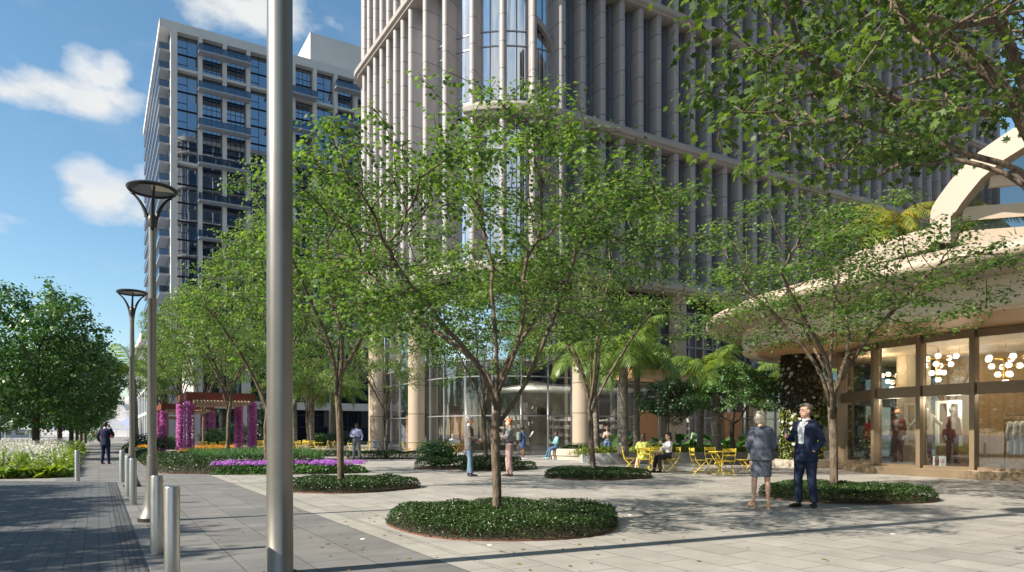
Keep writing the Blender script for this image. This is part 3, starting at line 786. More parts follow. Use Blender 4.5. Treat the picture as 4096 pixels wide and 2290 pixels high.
osweep(U2, [(-.3,5.6),(-.28,5.6),(-.28,6.8),(-.3,6.8)]).build('clerestory_glazing', M['glass_dark'], pav)
b = MB(); b.prism([(p.x,p.y) for p in offset_path(U2, -.25)]+[(27.5,11.0)], 7.0, 7.2); b.build('upper_roof', M['creamtop'], pav)
# arched beam with cross beams and glass
outer = [onX(u, v, 21.0) for u, v in ((935,215),(937,208),(942,200),(950,189),(962,173.5),(983,154),(1003,140),(1022,127.5))]
outer += [Vector((21,7.6,10.25)), Vector((21,6.2,10.75)), Vector((21,4.4,11.0)), Vector((21,2.6,10.8)), Vector((21,1.0,10.1)), Vector((21,-.2,8.9)), Vector((21,-.8,7.4))]
outer = [Vector((21, outer[0].y+.02, 6.9))]+outer
def inner_off(pts, d):
    out = []
    for i, p in enumerate(pts):
        a = pts[max(0,i-1)]; c = pts[min(i+1,len(pts)-1)]; t = (c-a).normalized(); out.append(p+Vector((0, -t.z, t.y))*-d if False else p+Vector((0, t.z, -t.y))*-d)
    return out
cen = Vector((21, 4.4, 5.0))
innr = [p+(cen-p).normalized()*(.72 if p.z > 7.8 else .6) for p in outer]
b = MB(); b.loft([[(20.75,p.y,p.z),(21.15,p.y,p.z),(21.15,q.y,q.z),(20.75,q.y,q.z)] for p, q in zip(outer, innr)]); b.build('arched_beam', M['creamtop'], pav, smooth=True, ang=30)
dv = Vector((.675,-.738,0)); pv = Vector((.738,.675,0))
def arch_y(z):
    for p, q in zip(innr, innr[1:]):
        if p.z <= z <= q.z: return p.lerp(q, (z-p.z)/(q.z-p.z))
    return innr[3]
for z, tilt in ((5.85,.2),(6.35,.2),(6.9,.2),(7.55,.25),(8.3,.3),(9.15,.35),(10.0,.5)):
    s = arch_y(max(z, 6.95)); s = Vector((21.1, s.y-.05, z))
    b = MB(); e = s+dv*13
    b.loft([[c+Vector((0,0,-.18)), c+Vector((0,0,.18))-pv*tilt*.35, c+Vector((0,0,.18))-pv*(tilt*.35-.12), c+Vector((0,0,-.18))+pv*.12] for c in (s, e)])
    b.build('cross_beam', M['cream'], pav)
b = MB(); prev = None
for z in (6.5,7.1,7.75,8.5,9.35,10.2):
    s = arch_y(max(z,6.95)); s = Vector((21.12, s.y+.02, z)); e = s+dv*13
    if prev: b.add([prev[0], prev[1], e, s], [(0,1,2,3)])
    prev = (s, e)
b.build('roof_glazing', M['glass_rail'], pav)
# shopfront
SF = [Vector(p) for p in ((36,17.3),(30,17.4),(26.2,17.0),(23.9,15.8),(22.3,13.5),(22.02,11.9),(21.95,10.35),(22.15,8.6),(22.8,6.6),(24.2,4.4),(27,2.6),(36,2.4))]
def seg_box(b, p, q, ins, out_, z0, z1, trim=0.0, mi=0):
    t = (q-p).normalized(); nr = Vector((t.y,-t.x)); a = p+t*trim; c = q-t*trim
    poly = [a+nr*(-ins), c+nr*(-ins), c+nr*out_, a+nr*out_]
    b.prism([(v.x, v.y) for v in poly], z0, z1, mi)
for p, q in zip(SF, SF[1:]):
    b = MB(); seg_box(b, p, q, .0, .02, .28, 2.46, .1); seg_box(b, p, q, .0, .02, 2.8, 4.2, .1); b.build('glass_panel', M['glass_shop'], pav)
    for a_ in ((.06,.12,2.46,2.8),(.05,.10,.25,.33),(.05,.09,4.12,4.34)): b = MB(); seg_box(b, p, q, *a_, .09); b.build('window_rail', M['bronze'], pav)
for i, p in enumerate(SF[1:-1]):
    a = SF[i]; c = SF[i+2]; t = ((p-a).normalized()+(c-p).normalized()).normalized(); nr = Vector((t.y,-t.x))
    w = .07
    b = MB(); poly = [p-t*w-nr*.12, p+t*w-nr*.12, p+t*w+nr*.2, p-t*w+nr*.2]; b.prism([(v.x,v.y) for v in poly], .22, 4.36); b.build('mullion', M['bronze'], pav, bevel=.008)
pl = [p.copy() for p in SF]
op = offset_path(pl, .42)
b = MB(); b.prism([(v.x,v.y) for v in op], .0, .25); b.build('plinth', M['bronze'], pav, bevel=.01)
b = MB(); b.prism([(v.x,v.y) for v in offset_path(pl,-.1)], .255, .28); b.build('shop_floor', M['infloor'], pav)
b = MB(); b.prism([(v.x,v.y) for v in offset_path(pl,-.2)], 4.2, 4.3); b.build('shop_ceiling', M['cream'], pav)
b = MB()
b.box(27.6,27.8,3.2,14.4,.28,4.2); b.box(27.8,35,14.2,14.4,.28,4.2)
b.build('shop_back_wall', M['inwarm'], pav)
b = MB(); b.lathe([(.55,.28),(.55,4.2)], (25.9,14.3,0), 24); b.lathe([(.4,.28),(.4,4.2)], (25.6,8.6,0), 20); b.build('pillar', M['creamstone'], pav, smooth=True)
# chandeliers
def chandelier(p, label, rz):
    r = empty('chandelier', p, rz, label, 'chandelier', None)
    arms = MB(); arms.tube([(0,0,.5),(0,0,4.2-p[2])], .012, 6); arms.lathe([(.001,.3),(.07,.3),(.07,-.45),(.001,-.45)], n=12)
    for z, rad, k in ((.30,.54,5),(.04,.37,4),(-.22,.2,3),(-.46,.0,1)):
        for j in range(k):
            a = 2*math.pi*j/k+z*3; q = Vector((rad*math.cos(a), rad*math.sin(a), z))
            if rad: arms.tube([(0,0,z*.8),q], .014, 6)
            if rad: arms.lathe([(.001,.0),(.06,.02),(.07,.09)], (q.x*.86,q.y*.86,z-.05), 8)
            g = MB(); g.ell((0,0,0), .098,.098,.098, 8, 5); g.build('globe', M['globe'], r, loc=q)
    arms.build('arms', M['gold'], r)
chandelier((24.6,12.75,3.62), 'tiered globe chandelier behind the glass above the coat mannequins', .2)
chandelier((24.7,10.75,3.42), 'tiered globe chandelier above the rack of white coats', .5)
chandelier((26.6,15.3,3.3), 'small dimmer globe cluster hanging deep inside behind the first window', .9)
# hanging white window frames
def hung_frame(u0, u1, x, z0, z1, label):
    y0, y1 = x/ratio(u0), x/ratio(u1)
    r = empty('hanging_frame', (x, (y0+y1)/2, z0), 0, label, 'window frame', 'white frames hung in the shop window')
    w = abs(y0-y1)/2; h = z1-z0; b = MB()
    for a, c in ((-w,-w+.09),(w-.09,w),(-.035,.035)): b.box(-.04,.04,a,c,0,h)
    for a, c in ((0,.09),(h-.09,h),(h*.5-.03,h*.5+.03)): b.box(-.038,.042,-w+.001,w-.001,a,c)
    b.build('frame', M['white'], r)
    b = MB()
    for s in (-w*.8, w*.8): b.tube([(0,s,h),(0,s,4.2-z0)], .005, 4)
    b.build('wire', M['black'], r)
hung_frame(905,928,24.9,.9,2.42,'white four pane frame hanging behind the mannequin in the brown hat')
hung_frame(936,962,24.4,.9,2.42,'white four pane frame hanging behind the mannequin in the white hat')
# clothes rails
def coat(parent_loc, label, m, rz, group):
    b = MB(); rr = []
    for z, rx, ry in ((.62,.03,.02),(.60,.10,.04),(.56,.19,.06),(.45,.2,.07),(.1,.19,.06),(-.2,.2,.07),(-.42,.22,.08),(-.43,.18,.05)):
        rr.append([(rx*math.cos(2*math.pi*k/12), ry*math.sin(2*math.pi*k/12)*(1+.15*math.sin(k*2.1)), z) for k in range(12)])
    b.loft(rr, True)
    for s in (-1,1): b.tube([(s*.17,0,.55),(s*.24,.02,.3),(s*.26,.03,0)], [.05,.05,.045], 8)
    o_ = b.build('coat', m, None, smooth=True, loc=parent_loc, rot=(0,0,rz)); tag(o_, label, 'coat', group); return o_
rl = empty('clothes_rail', (24.3,9.4,.28), 0, 'black clothes rail holding white and grey coats behind the last window', 'clothes rail')
b = MB(); b.tube([(0,-.9,0),(0,-.9,1.45),(0,1.2,1.45),(0,1.2,0)], .018, 8); b.tube([(-.25,-.9,.02),(.25,-.9,.02)], .018, 6); b.tube([(-.25,1.2,.02),(.25,1.2,.02)], .018, 6); b.tube([(0,-.9,1.6),(0,1.2,1.6)], .01, 6); b.build('frame', M['black'], rl)
wc = mat('white coat cloth', (.62,.63,.64), .9, var=.06); gc = mat('grey coat cloth', (.12,.12,.13), .9)
for k in range(11):
    y = 10.45-k*.175
    coat((24.3,y,1.08), 'white coat hanging on the black rail behind the last window' if k < 7 else 'dark grey coat at the right end of the coat rail', wc if k < 7 else gc, .25, 'white coats on the rail' if k < 7 else 'grey coats on the rail')
# sale sign
sg = empty('sale_sign', (22.75,11.75,.28), math.atan2(-1, 0)+R(0), 'small white sale sign standing at the foot of the window', 'sign')
b = MB(); b.box(-.2,.2,-.01,.01,0,.32); b.build('panel', M['white'], sg)
tx = bpy.data.curves.new('lettering', 'FONT'); tx.body = 'SALE'; tx.size = .15; tx.align_x = 'CENTER'; tx.extrude = .003
tx.materials.append(mat('red letters', (.6,.03,.03), .6)); to = link('lettering_tmp', tx); dg_ = bpy.context.evaluated_depsgraph_get(); tme = bpy.data.meshes.new_from_object(to.evaluated_get(dg_)); bpy.data.objects.remove(to)
link('lettering', tme, sg, loc=(0,-.014,.12), rot=(math.pi/2,0,0))
for (x,y,z,e,c) in [(24.6,14.9,3.7,80,(1,.7,.42)),(22.75,13.15,2.35,26,(1,.85,.66)),(22.5,11.2,2.35,26,(1,.85,.66)),(24.2,12.0,2.2,60,(1,.8,.56)),(25.0,9.9,2.6,40,(1,.78,.52)),(25.4,6.5,3.0,30,(1,.8,.56)),(26.2,12.9,3.4,40,(1,.7,.42))]:
    L = bpy.data.lights.new('shop_light','POINT'); L.energy = e; L.shadow_soft_size = .2; L.color = c
    lo = bpy.data.objects.new('shop_light', L); lo.location = (x,y,z); COL.objects.link(lo)
# column dressed with creeper
gw = empty('planted_column', (23.5,17.3,0), 0, 'thick column covered in dark creeper with white star flowers under the canopy', 'planted column')
b = MB(); b.box(-1.0,.9,-.9,.9,0,.32); b.build('base', M['creamstone'], gw, bevel=.01)
b = MB(); b.lathe([(.62,.32),(.62,4.35)], n=24); b.build('core', M['soil'], gw)
# ================================================================== LEAVES AND TREES
rng = np.random.default_rng(7)
def tmpl_maple():
    h = [(0,-.35),(.22,-.46),(.2,-.2),(.52,-.08),(.3,.1),(.38,.38),(.13,.26),(0,.58)]
    def z(x, y): return -.28*abs(x)-.25*y*y
    R_ = [(x,y,z(x,y)) for x,y in h]; L_ = [(-x,y,z(x,y)) for x,y in h[1:-1]]
    v = R_+L_; n = len(h); left = [0]+list(range(n, n+len(L_)))+[n-1]
    return np.array(v), [tuple(range(n)), tuple(reversed(left))]
def tmpl_simple():
    v = [(0,-.45,0),(.32,-.2,-.1),(.36,.15,-.14),(0,.5,-.08),(-.36,.15,-.14),(-.32,-.2,-.1)]
    return np.array(v), [(0,1,2,3),(0,3,4,5)]
def tmpl_oval():
    v = [(0,-.5,0),(.26,-.15,.05),(.24,.2,.03),(0,.5,-.05),(-.24,.2,.03),(-.26,-.15,.05)]
    return np.array(v), [(0,1,2,3),(0,3,4,5)]
def tmpl_blade(n=3, w=.06):
    v = []; 
    for k in range(n): f = k/n; v += [(-w*(1-f*.6), .25*f*f, f*1.0-.25*f*f), (w*(1-f*.6), .25*f*f, f*1.0-.25*f*f)]
    v.append((0,.32,.86)); fs = [(2*k,2*k+1,2*k+3,2*k+2) for k in range(n-1)]+[(2*n-2,2*n-1,2*n)]
    return np.array(v), fs
def tmpl_star(k=5, r=.5):
    v = [(0,0,.0)]; fs = []
    for i in range(k):
        a = 2*math.pi*i/k; w = .42
        b0 = len(v)
        v += [(math.cos(a-w)*r*.6, math.sin(a-w)*r*.6, .1), (math.cos(a)*r, math.sin(a)*r, .05), (math.cos(a+w)*r*.6, math.sin(a+w)*r*.6, .1)]
        fs.append((0,b0,b0+1,b0+2))
    return np.array(v), fs
T_MAPLE, T_SIMPLE, T_OVAL, T_BLADE, T_STAR = tmpl_maple(), tmpl_simple(), tmpl_oval(), tmpl_blade(), tmpl_star()
def scatter(pos, size, tmpl, tilt=.6, up=None, yaw=None, seed=0):
    """numpy: copies of a leaf at pos (N,3); tilt = spread of the normal; up = optional preferred normals (N,3)"""
    rg = np.random.default_rng(seed); V, F = tmpl; N = len(pos)
    if up is None: up = np.tile(np.array([0,0,1.0]), (N,1))
    nrm = up+rg.normal(0, tilt, (N,3)); nrm /= np.linalg.norm(nrm, axis=1, keepdims=True)+1e-9
    yw = rg.normal(0, 1, (N,3)) if yaw is None else yaw+rg.normal(0,.3,(N,3))
    x = np.cross(yw, nrm); x /= np.linalg.norm(x, axis=1, keepdims=True)+1e-9; y = np.cross(nrm, x)
    s = np.broadcast_to(np.asarray(size, float), (N,))*rg.uniform(.7, 1.25, N)
    P = (x[:,None,:]*V[None,:,0:1]+y[:,None,:]*V[None,:,1:2]+nrm[:,None,:]*V[None,:,2:3])*s[:,None,None]+pos[:,None,:]
    m = len(V); off = (np.arange(N)*m)
    faces = []
    for f in F: faces.append(off[:,None]+np.array(f)[None,:])
    return P.reshape(-1,3), faces
def leafmesh(name, parts, mats):
    """parts: list of (P, faces, material index)"""
    vs_, counts, loops, mi = [], [], [], []; base = 0
    for P, faces, m in parts:
        vs_.append(P)
        for f in faces: loops.append((f+base).reshape(-1)); counts += [f.shape[1]]*len(f); mi += [m]*len(f)
        base += len(P)
    V = np.concatenate(vs_); Lp = np.concatenate(loops).astype(np.int32); cnt_ = np.array(counts, dtype=np.int32)
    me = bpy.data.meshes.new(name); me.vertices.add(len(V)); me.vertices.foreach_set('co', V.astype(np.float32).ravel())
    me.loops.add(len(Lp)); me.loops.foreach_set('vertex_index', Lp)
    me.polygons.add(len(cnt_)); me.polygons.foreach_set('loop_start', np.concatenate([[0], np.cumsum(cnt_)[:-1]]).astype(np.int32))
    try: me.polygons.foreach_set('loop_total', cnt_)
    except Exception: pass
    for m in mats: me.materials.append(m)
    me.polygons.foreach_set('material_index', np.array(mi, dtype=np.int32))
    me.update(calc_edges=True); me.validate(); return me
def grow(att, trunk, step, kill, seed, iters=160, infl=9.0, wig=.18, extra=None):
    """space colonisation from the trunk polyline towards the attractors"""
    rg = np.random.default_rng(seed); pos = []; par = []
    for i, p in enumerate(trunk): pos.append(np.array(p, float)); par.append(i-1)
    if extra:                                   # limbs laid down first: (index of start node, polyline)
        for st, pl in extra:
            q = st
            for p in pl: pos.append(np.array(p, float)); par.append(q); q = len(pos)-1
    A = att.copy(); P0_ = np.array(pos)
    start_ok = max(0, len(trunk)-3) if not extra else len(trunk)-2
    cand = np.arange(start_ok, len(pos)); d = np.linalg.norm(A[:,None]-P0_[None,cand], axis=2)
    near = cand[d.argmin(1)]; nd = d.min(1); kids = {}
    for it in range(iters):
        if len(A) == 0: break
        act = nd < infl
        if not act.any(): break
        P = np.array(pos); new_idx = []
        dirs = A[act]-P[near[act]]; dirs /= np.linalg.norm(dirs, axis=1, keepdims=True)+1e-9
        ids, inv = np.unique(near[act], return_inverse=True)
        S = np.zeros((len(ids),3)); np.add.at(S, inv, dirs)
        for i, s in zip(ids, S):
            s = s+rg.normal(0, wig, 3)*np.linalg.norm(s); ln = np.linalg.norm(s)
            if ln < 1e-6: continue
            q = P[i]+s/ln*step
            k = kids.setdefault(int(i), [])
            if any(np.linalg.norm(q-w) < step*.35 for w in k) or len(k) > 2: continue
            k.append(q); pos.append(q); par.append(int(i)); new_idx.append(len(pos)-1)
        if not new_idx: break
        Pn = np.array([pos[i] for i in new_idx]); dn = np.linalg.norm(A[:,None]-Pn[None], axis=2); j = dn.argmin(1); dm = dn.min(1)
        b_ = dm < nd; near[b_] = np.array(new_idx)[j[b_]]; nd[b_] = dm[b_]
        keep = nd > kill; A, near, nd = A[keep], near[keep], nd[keep]
    return np.array(pos), np.array(par)
def tree_mesh(name, pos, par, r_base, r_tip=.0045, pw=2.35, minr=.0):
    n = len(pos); acc_ = np.zeros(n); ch = [[] for _ in range(n)]
    for i in range(1, n): ch[par[i]].append(i)
    order = range(n-1, 0, -1)
    for i in order:
        if not ch[i]: acc_[i] = r_tip**pw
        acc_[par[i]] += acc_[i]
    rad = acc_**(1/pw); f = r_base/rad[0]
    g = math.log(r_base/r_tip)/math.log(max(1.01, rad[0]/r_tip)); rad = r_tip*(np.maximum(rad, r_tip)/r_tip)**g
    b = MB(); P = pos.copy()
    for _ in range(2):                          # relax kinks
        Q = P.copy()
        for i in range(2, n):
            if len(ch[i]) == 1: Q[i] = .5*P[i]+.25*(P[par[i]]+P[ch[i][0]])
        P = Q
    stack = [(0, None)]
    while stack:
        s, pr = stack.pop(); chain = ([pr] if pr is not None else [])+[s]
        c = s
        while ch[c]:
            nx = max(ch[c], key=lambda k: rad[k])
            for k in ch[c]:
                if k != nx: stack.append((k, c))
            chain.append(nx); c = nx
        if len(chain) < 2: continue
        rr = [rad[k] for k in chain]
        if pr is not None: rr[0] = min(rr[0], rr[1]*1.15)
        if max(rr) < minr: continue
        k_ = 10 if rr[0] > .05 else (6 if rr[0] > .015 else 4)
        b.tube([P[k] for k in chain], rr, k_)
    return b, P, rad, ch
def crown_points(seed, n, c, rx, ry, rz, carve=None, layers=True, low=0.0, gap=-.18):
    rg = np.random.default_rng(seed); out = []
    lump = rg.uniform(0, 50, 3)
    while len(out) < n:
        p = rg.uniform(-1, 1, 3); r = np.linalg.norm(p)
        if r > 1: continue
        k = noise.noise(Vector(tuple(p*1.9+lump)))*.45
        if r > .86+k: continue
        if r < .35 and rg.random() < .6: continue
        q = np.array([p[0]*rx+c[0], p[1]*ry+c[1], p[2]*rz+c[2]])
        if q[2] < low: continue
        if carve and carve(q): continue
        if noise.noise(Vector(tuple(q*np.array([.75,.75,2.3])+lump))) < gap: continue
        out.append(q)
    return np.array(out)
def sprays(P, rad, ch, seed, thr, per, spread, flat, size, tmpl, tilt, droop=.0):
    rg = np.random.default_rng(seed); idx = [i for i in range(len(P)) if rad[i] < thr]
    idx = np.array(idx); pts = np.repeat(P[idx], per, axis=0); N = len(pts)
    off = rg.normal(0, 1, (N,3))*np.array([spread, spread, flat]); off[:,2] -= droop*np.abs(off[:,0])+.02
    pts = pts+off
    return scatter(pts, size, tmpl, tilt, seed=seed)
def gen_limbs(seed, k, h0, R_, H_):
    rg = random.Random(seed); out = []
    for i in range(k):
        a = 2*math.pi*i/k+rg.uniform(-.35,.35); rr = R_*rg.uniform(.75,1.1); pl = []
        for f, g in ((.10,.22),(.26,.42),(.5,.66),(.85,1.0)):
            a += rg.uniform(-.15,.15); pl.append((math.cos(a)*rr*f, math.sin(a)*rr*f, h0+(H_-h0)*g*rg.uniform(.95,1.05)))
        out.append((i % 3, pl))
    out.append((0, [(.05,.05,h0+.5),(-.1,.1,h0+1.3),(.08,-.05,h0+2.2)])); return out
def maple(seed, h_fork, c, rx, rz, natt, step, kill, r_base, per, leafsize, tmpl, spread=.14, flat=.05, thr=.011, lean=(0,0), m_leaf='leaf', m_bark='bark', carve=None, low=0, tilt=.55, limbs=None, infl=9, name='maple'):
    att = crown_points(seed, natt, c, rx, rx, rz, carve, low=low, gap=(.15 if limbs and seed == 11 else .09) if m_leaf == 'leaf' else -.12)
    rg = random.Random(seed); k = 9
    trunk = [(lean[0]*(i/(k-1))**1.5+.03*math.sin(i*1.3+seed)*(i/k), lean[1]*(i/(k-1))**1.5+.03*math.sin(i*.9+seed*2)*(i/k), h_fork*i/(k-1)) for i in range(k)]
    extra = None
    if limbs:
        extra = []; base = k-1
        for off, L in limbs:
            st = max(0, base-off); s = Vector(trunk[st]); pl = []
            for p in L:
                q = Vector(p); m_ = max(2, int((q-s).length/.28))
                for j in range(1, m_+1):
                    w_ = s.lerp(q, j/m_); w_ += Vector((rg.gauss(0,.018), rg.gauss(0,.018), rg.gauss(0,.012))); pl.append(tuple(w_))
                s = q
            extra.append((st, pl))
    pos, par = grow(att, trunk, step, kill, seed, infl=infl, extra=extra)
    b, P, rad, ch = tree_mesh(name, pos, par, r_base)
    b.lathe([(r_base*1.45,-.02),(r_base*1.2,.06),(r_base*1.0,.22),(r_base*.8,.3)], n=10)
    tm = b.mesh(name+'_trunk', M[m_bark], True)
    rough_tip = sprays(P, rad, ch, seed, thr, per, spread, flat, leafsize, tmpl, tilt, .25)
    print('TREE', name, len(P), len(rough_tip[0])//len(tmpl[0]))
    cm = leafmesh(name+'_crown', [(rough_tip[0], rough_tip[1], 0)], [M[m_leaf]])
    return tm, cm
def plant_tree(name, proto, loc, rz, s, label, cat, group=None):
    r = empty(name, loc, rz, label, cat, group); r.scale = (s, s, s) if not hasattr(s, '__len__') else s
    link('trunk', proto[0], r); link('crown', proto[1], r); return r
def vase(cx, cy, z0, r0, slope):
    return lambda q: q[2] < z0+max(0, (r0-math.hypot(q[0]-cx, q[1]-cy)))*slope
# hero tree in the middle
CAMR = Vector((CT,-ST,0)); CAMF = Vector((ST,CT,0))
def L_(lat, dep, z): v = CAMR*lat+CAMF*dep; return (v.x, v.y, z)
limbs = [(0, [L_(-.12,.05,2.35), L_(-.62,.25,2.78), L_(-1.15,.4,3.15), L_(-1.9,.5,3.9)]),
         (0, [L_(.02,-.05,2.5), L_(-.08,-.1,3.2), L_(-.05,0,3.9), L_(-.25,.1,4.7)]),
         (2, [L_(.28,.1,1.9), L_(.5,.2,2.35), L_(.86,.3,3.3), L_(1.15,.35,4.2), L_(1.5,.3,4.9)]),
         (0, [L_(.18,-.25,2.3), L_(.38,-.4,2.9), L_(.34,-.5,3.6), L_(.6,-.6,4.4)]),
         (1, [L_(-.1,-.3,2.2), L_(-.7,-.8,2.9), L_(-1.2,-1.2,3.6)]),
         (0, [L_(.1,.5,2.5), L_(.5,1.2,3.2), L_(.9,1.7,4.0)])]
hero = maple(11, 1.95, (0,0,4.15), 3.3, 2.2, 4600, .11, .165, .064, 10, .058, T_MAPLE, .12, .035, .0072, lean=(-.02,.02), carve=vase(0,0,2.3,2.3,.6), limbs=limbs, infl=5, name='maple_a')
T1 = gr(497, 513, .18)
plant_tree('maple_tree', hero, (T1.x,T1.y,0), 0, (1.0,1.0,.94), 'central plaza maple with wide open crown rising from the nearest round groundcover bed', 'tree')
mA = maple(23, 2.0, (0,0,4.2), 3.05, 2.2, 3400, .13, .19, .072, 10, .060, T_MAPLE, .13, .04, .0082, lean=(.12,-.05), carve=vase(0,0,2.75,2.1,.55), limbs=gen_limbs(1,5,1.95,2.2,4.3), infl=5, name='maple_b')
mB = maple(37, 1.6, (.2,.1,4.4), 3.0, 2.3, 3000, .13, .19, .072, 8, .068, T_MAPLE, .13, .04, .0082, lean=(-.1,.1), carve=vase(0,0,2.3,2.0,.6), limbs=gen_limbs(2,5,1.5,2.2,4.2), infl=5, name='maple_c')
mC = maple(51, 1.55, (-.1,0,4.0), 3.0, 2.1, 2400, .15, .21, .08, 9, .078, T_SIMPLE, .14, .04, .0088, lean=(.1,.1), carve=vase(0,0,2.2,2.0,.55), limbs=gen_limbs(3,5,1.5,2.2,4.0), infl=5, name='maple_d')
def tr(proto, u, v, zb, rz, s, label, group='plaza maples'):
    p = gr(u, v, zb); return plant_tree('maple_tree', proto, (p.x,p.y,0), rz, s, label, 'tree', group)
tr(mA, 341, 482, .16, 2.2, (1.1,1.1,1.25), 'leaning maple in the round groundcover bed just right of the big lamp post')
tr(mB, 593.5, 471.5, .16, .4, (1.12,1.12,1.3), 'maple in the round groundcover bed in front of the two seated women')
tr(mA, 834, 487, .16, 1.2, (1.2,1.2,1.04), 'maple in the round bed beside the man in the navy suit')
plant_tree('maple_tree', mC, tuple(at(486,25.6)), 1.1, (1,1,1.3), 'thin maple in the lobed bed behind the man in the grey blazer', 'tree', 'plaza maples')
plant_tree('maple_tree', mB, tuple(at(386,37.0)), 2.9, (1.05,1.05,1.35), 'maple in the low bed before the tower, right of the man in lilac', 'tree', 'plaza maples')
plant_tree('maple_tree', mC, tuple(at(267,22.8)), 3.6, (1.1,1.1,1.35), 'maple growing from the purple flower bed, half behind the big lamp post', 'tree', 'plaza maples')
plant_tree('maple_tree', mA, tuple(at(227,33.0)), .3, (1.2,1.2,1.5), 'maple on the grass strip before the near pergola', 'tree', 'plaza maples')
plant_tree('maple_tree', mB, tuple(at(203,47.0)), 5.0, (1.25,1.25,1.7), 'maple between the two pergolas', 'tree', 'plaza maples')
plant_tree('maple_tree', mC, tuple(at(309,50.0)), 1.9, (1.15,1.15,1.6), 'maple behind the yellow tables left of the tower corner', 'tree', 'plaza maples')
plant_tree('maple_tree', mA, tuple(at(180,52.0)), 1.2, (1.2,1.2,1.8), 'maple left of the near pergola by the path hedge', 'tree', 'plaza maples')
plant_tree('maple_tree', mC, tuple(at(165,66.0)), .2, (1.2,1.2,1.8), 'farthest maple left of the far pergola by the path', 'tree', 'plaza maples')
plant_tree('maple_tree', mB, tuple(at(268,58.0)), .8, (1.2,1.2,1.8), 'maple on the far side of the yellow tables before the podium building', 'tree', 'plaza maples')
# big tree at the right edge
TB = at(1052, 8.2)
cB = at(905, 8.4)
def bt(u, v, D): p = at(u, D); return (p.x-TB.x, p.y-TB.y, EYE+(HORIZ-v)/FOC*D)
bl = [(1, [bt(1015,112,8.0), bt(960,110,7.8), bt(900,100,7.6), bt(852,85,7.4), bt(800,50,7.2)]),
      (0, [bt(990,72,8.2), bt(950,50,8.2), bt(900,20,8.1), bt(868,-10,8.0)]),
      (0, [bt(985,60,8.0), bt(945,30,7.6), bt(922,-20,7.2)]),
      (2, [bt(1024,165,7.9), bt(965,155,7.8), bt(930,135,7.8), bt(905,136,7.9), bt(850,118,7.9), bt(790,125,8)]),
      (2, [bt(1010,168,8.4), bt(955,160,8.6), bt(900,165,8.8), bt(850,188,9.0)]),
      (0, [bt(1000,20,7.6), bt(955,22,7.0), bt(900,12,6.8)]),
      (0, [bt(1080,60,8.5), bt(1110,10,9)]), (0, [bt(1060,20,9.5), bt(1040,-40,10.5)])]
rg_ = np.random.default_rng(77); att = []
while len(att) < 3000:
    u = rg_.uniform(680, 1230); v = rg_.uniform(-160, 200); D = rg_.uniform(5.6, 10.8)
    edge = 735+25*math.sin(v*.05)+.00*v
    if u < edge-25 and rg_.random() < .9: continue
    low = 175-max(0, (u-900))*.55 if u > 830 else 195-(830-u)*.35
    low = max(low, 20 if u < 1100 else -40)
    if v > low: continue
    p = Vector(bt(u, v, D))
    if noise.noise(p*.95+Vector((5,2,8))) < -.05: continue
    if u > 930 and v > 30 and rg_.random() < .45: continue
    att.append(tuple(p))
bt_trunk = [(0,0,0),(0,.0,.6),(.02,.02,1.2),(.0,.05,1.9),(-.05,.05,2.6),(-.02,0,3.3),(-.02,0,3.9),(-.05,0,4.3),(-.08,0,4.7)]
ex = []
for off, L in bl:
    st = len(bt_trunk)-1-off; s = Vector(bt_trunk[st]); pl_ = []
    for p in L:
        q = Vector(p); m_ = max(2, int((q-s).length/.25))
        for j in range(1, m_+1): w_ = s.lerp(q, j/m_)+Vector((random.Random(j*7+off).gauss(0,.02), 0, random.Random(j*3+off).gauss(0,.02))); pl_.append(tuple(w_))
        s = q
    ex.append((st, pl_))
pos, par = grow(np.array(att), bt_trunk, .17, .30, 5, infl=4.0, extra=ex, wig=.15)
bm_, P_, rad_, ch_ = tree_mesh('big', pos, par, .17, r_tip=.006, pw=2.3)
bt_tm = bm_.mesh('broad_tree_trunk', M['bark'], True)
sp_ = sprays(P_, rad_, ch_, 5, .0125, 9, .16, .08, .088, T_MAPLE, .75, .3)
bt_cm = leafmesh('broad_tree_crown', [(sp_[0], sp_[1], 0)], [M['leafbig']])
plant_tree('broad_maple_tree', (bt_tm, bt_cm), (TB.x,TB.y,0), 0, 1.0, 'large maple whose thick branches and broad leaves hang over the plaza at the right edge', 'tree')
# dark trees of the left row
dA = maple(61, 2.4, (0,0,5.4), 3.7, 4.0, 2300, .22, .32, .17, 10, .18, T_SIMPLE, .24, .10, .016, m_leaf='leafdark', m_bark='barkdark', name='dark_a', infl=12, tilt=.8)
dB = maple(67, 2.0, (0,0,5.0), 4.2, 3.8, 2300, .22, .32, .15, 10, .18, T_SIMPLE, .26, .10, .016, m_leaf='leafdark', m_bark='barkdark', name='dark_b', infl=12, tilt=.8)
for i, (x, y, s, pr, rz, lab) in enumerate([
    (-2.75,42.5,1.0,dA,.3,'nearest big dark tree standing in the white flower bed'),
    (-2.3,56.5,1.0,dB,1.4,'second dark tree of the row beside the path'),
    (-2.0,69,1.0,dA,2.6,'third dark tree of the row beside the path'),
    (-1.9,82,1.0,dB,3.3,'fourth dark tree of the row beside the path'),
    (-1.8,96,1.0,dA,4.5,'fifth dark tree of the row beside the path'),
    (-1.6,112,1.0,dB,5.5,'farthest dark tree of the row beside the path'),
    (-11.0,52,.92,dB,.9,'dark tree cut by the left edge behind the flower bed'),
    (-9.6,70,.9,dA,.2,'dark tree of the second row seen between trunks at far left'),
    (-9.0,90,.9,dB,2.0,'dark tree of the second row farther back at far left'),
    (-16.0,84,.9,dA,3.0,'dark tree across the street at the far left')]):
    plant_tree('dark_tree', pr, (x,y,0), rz, s, lab, 'tree', 'dark street trees')
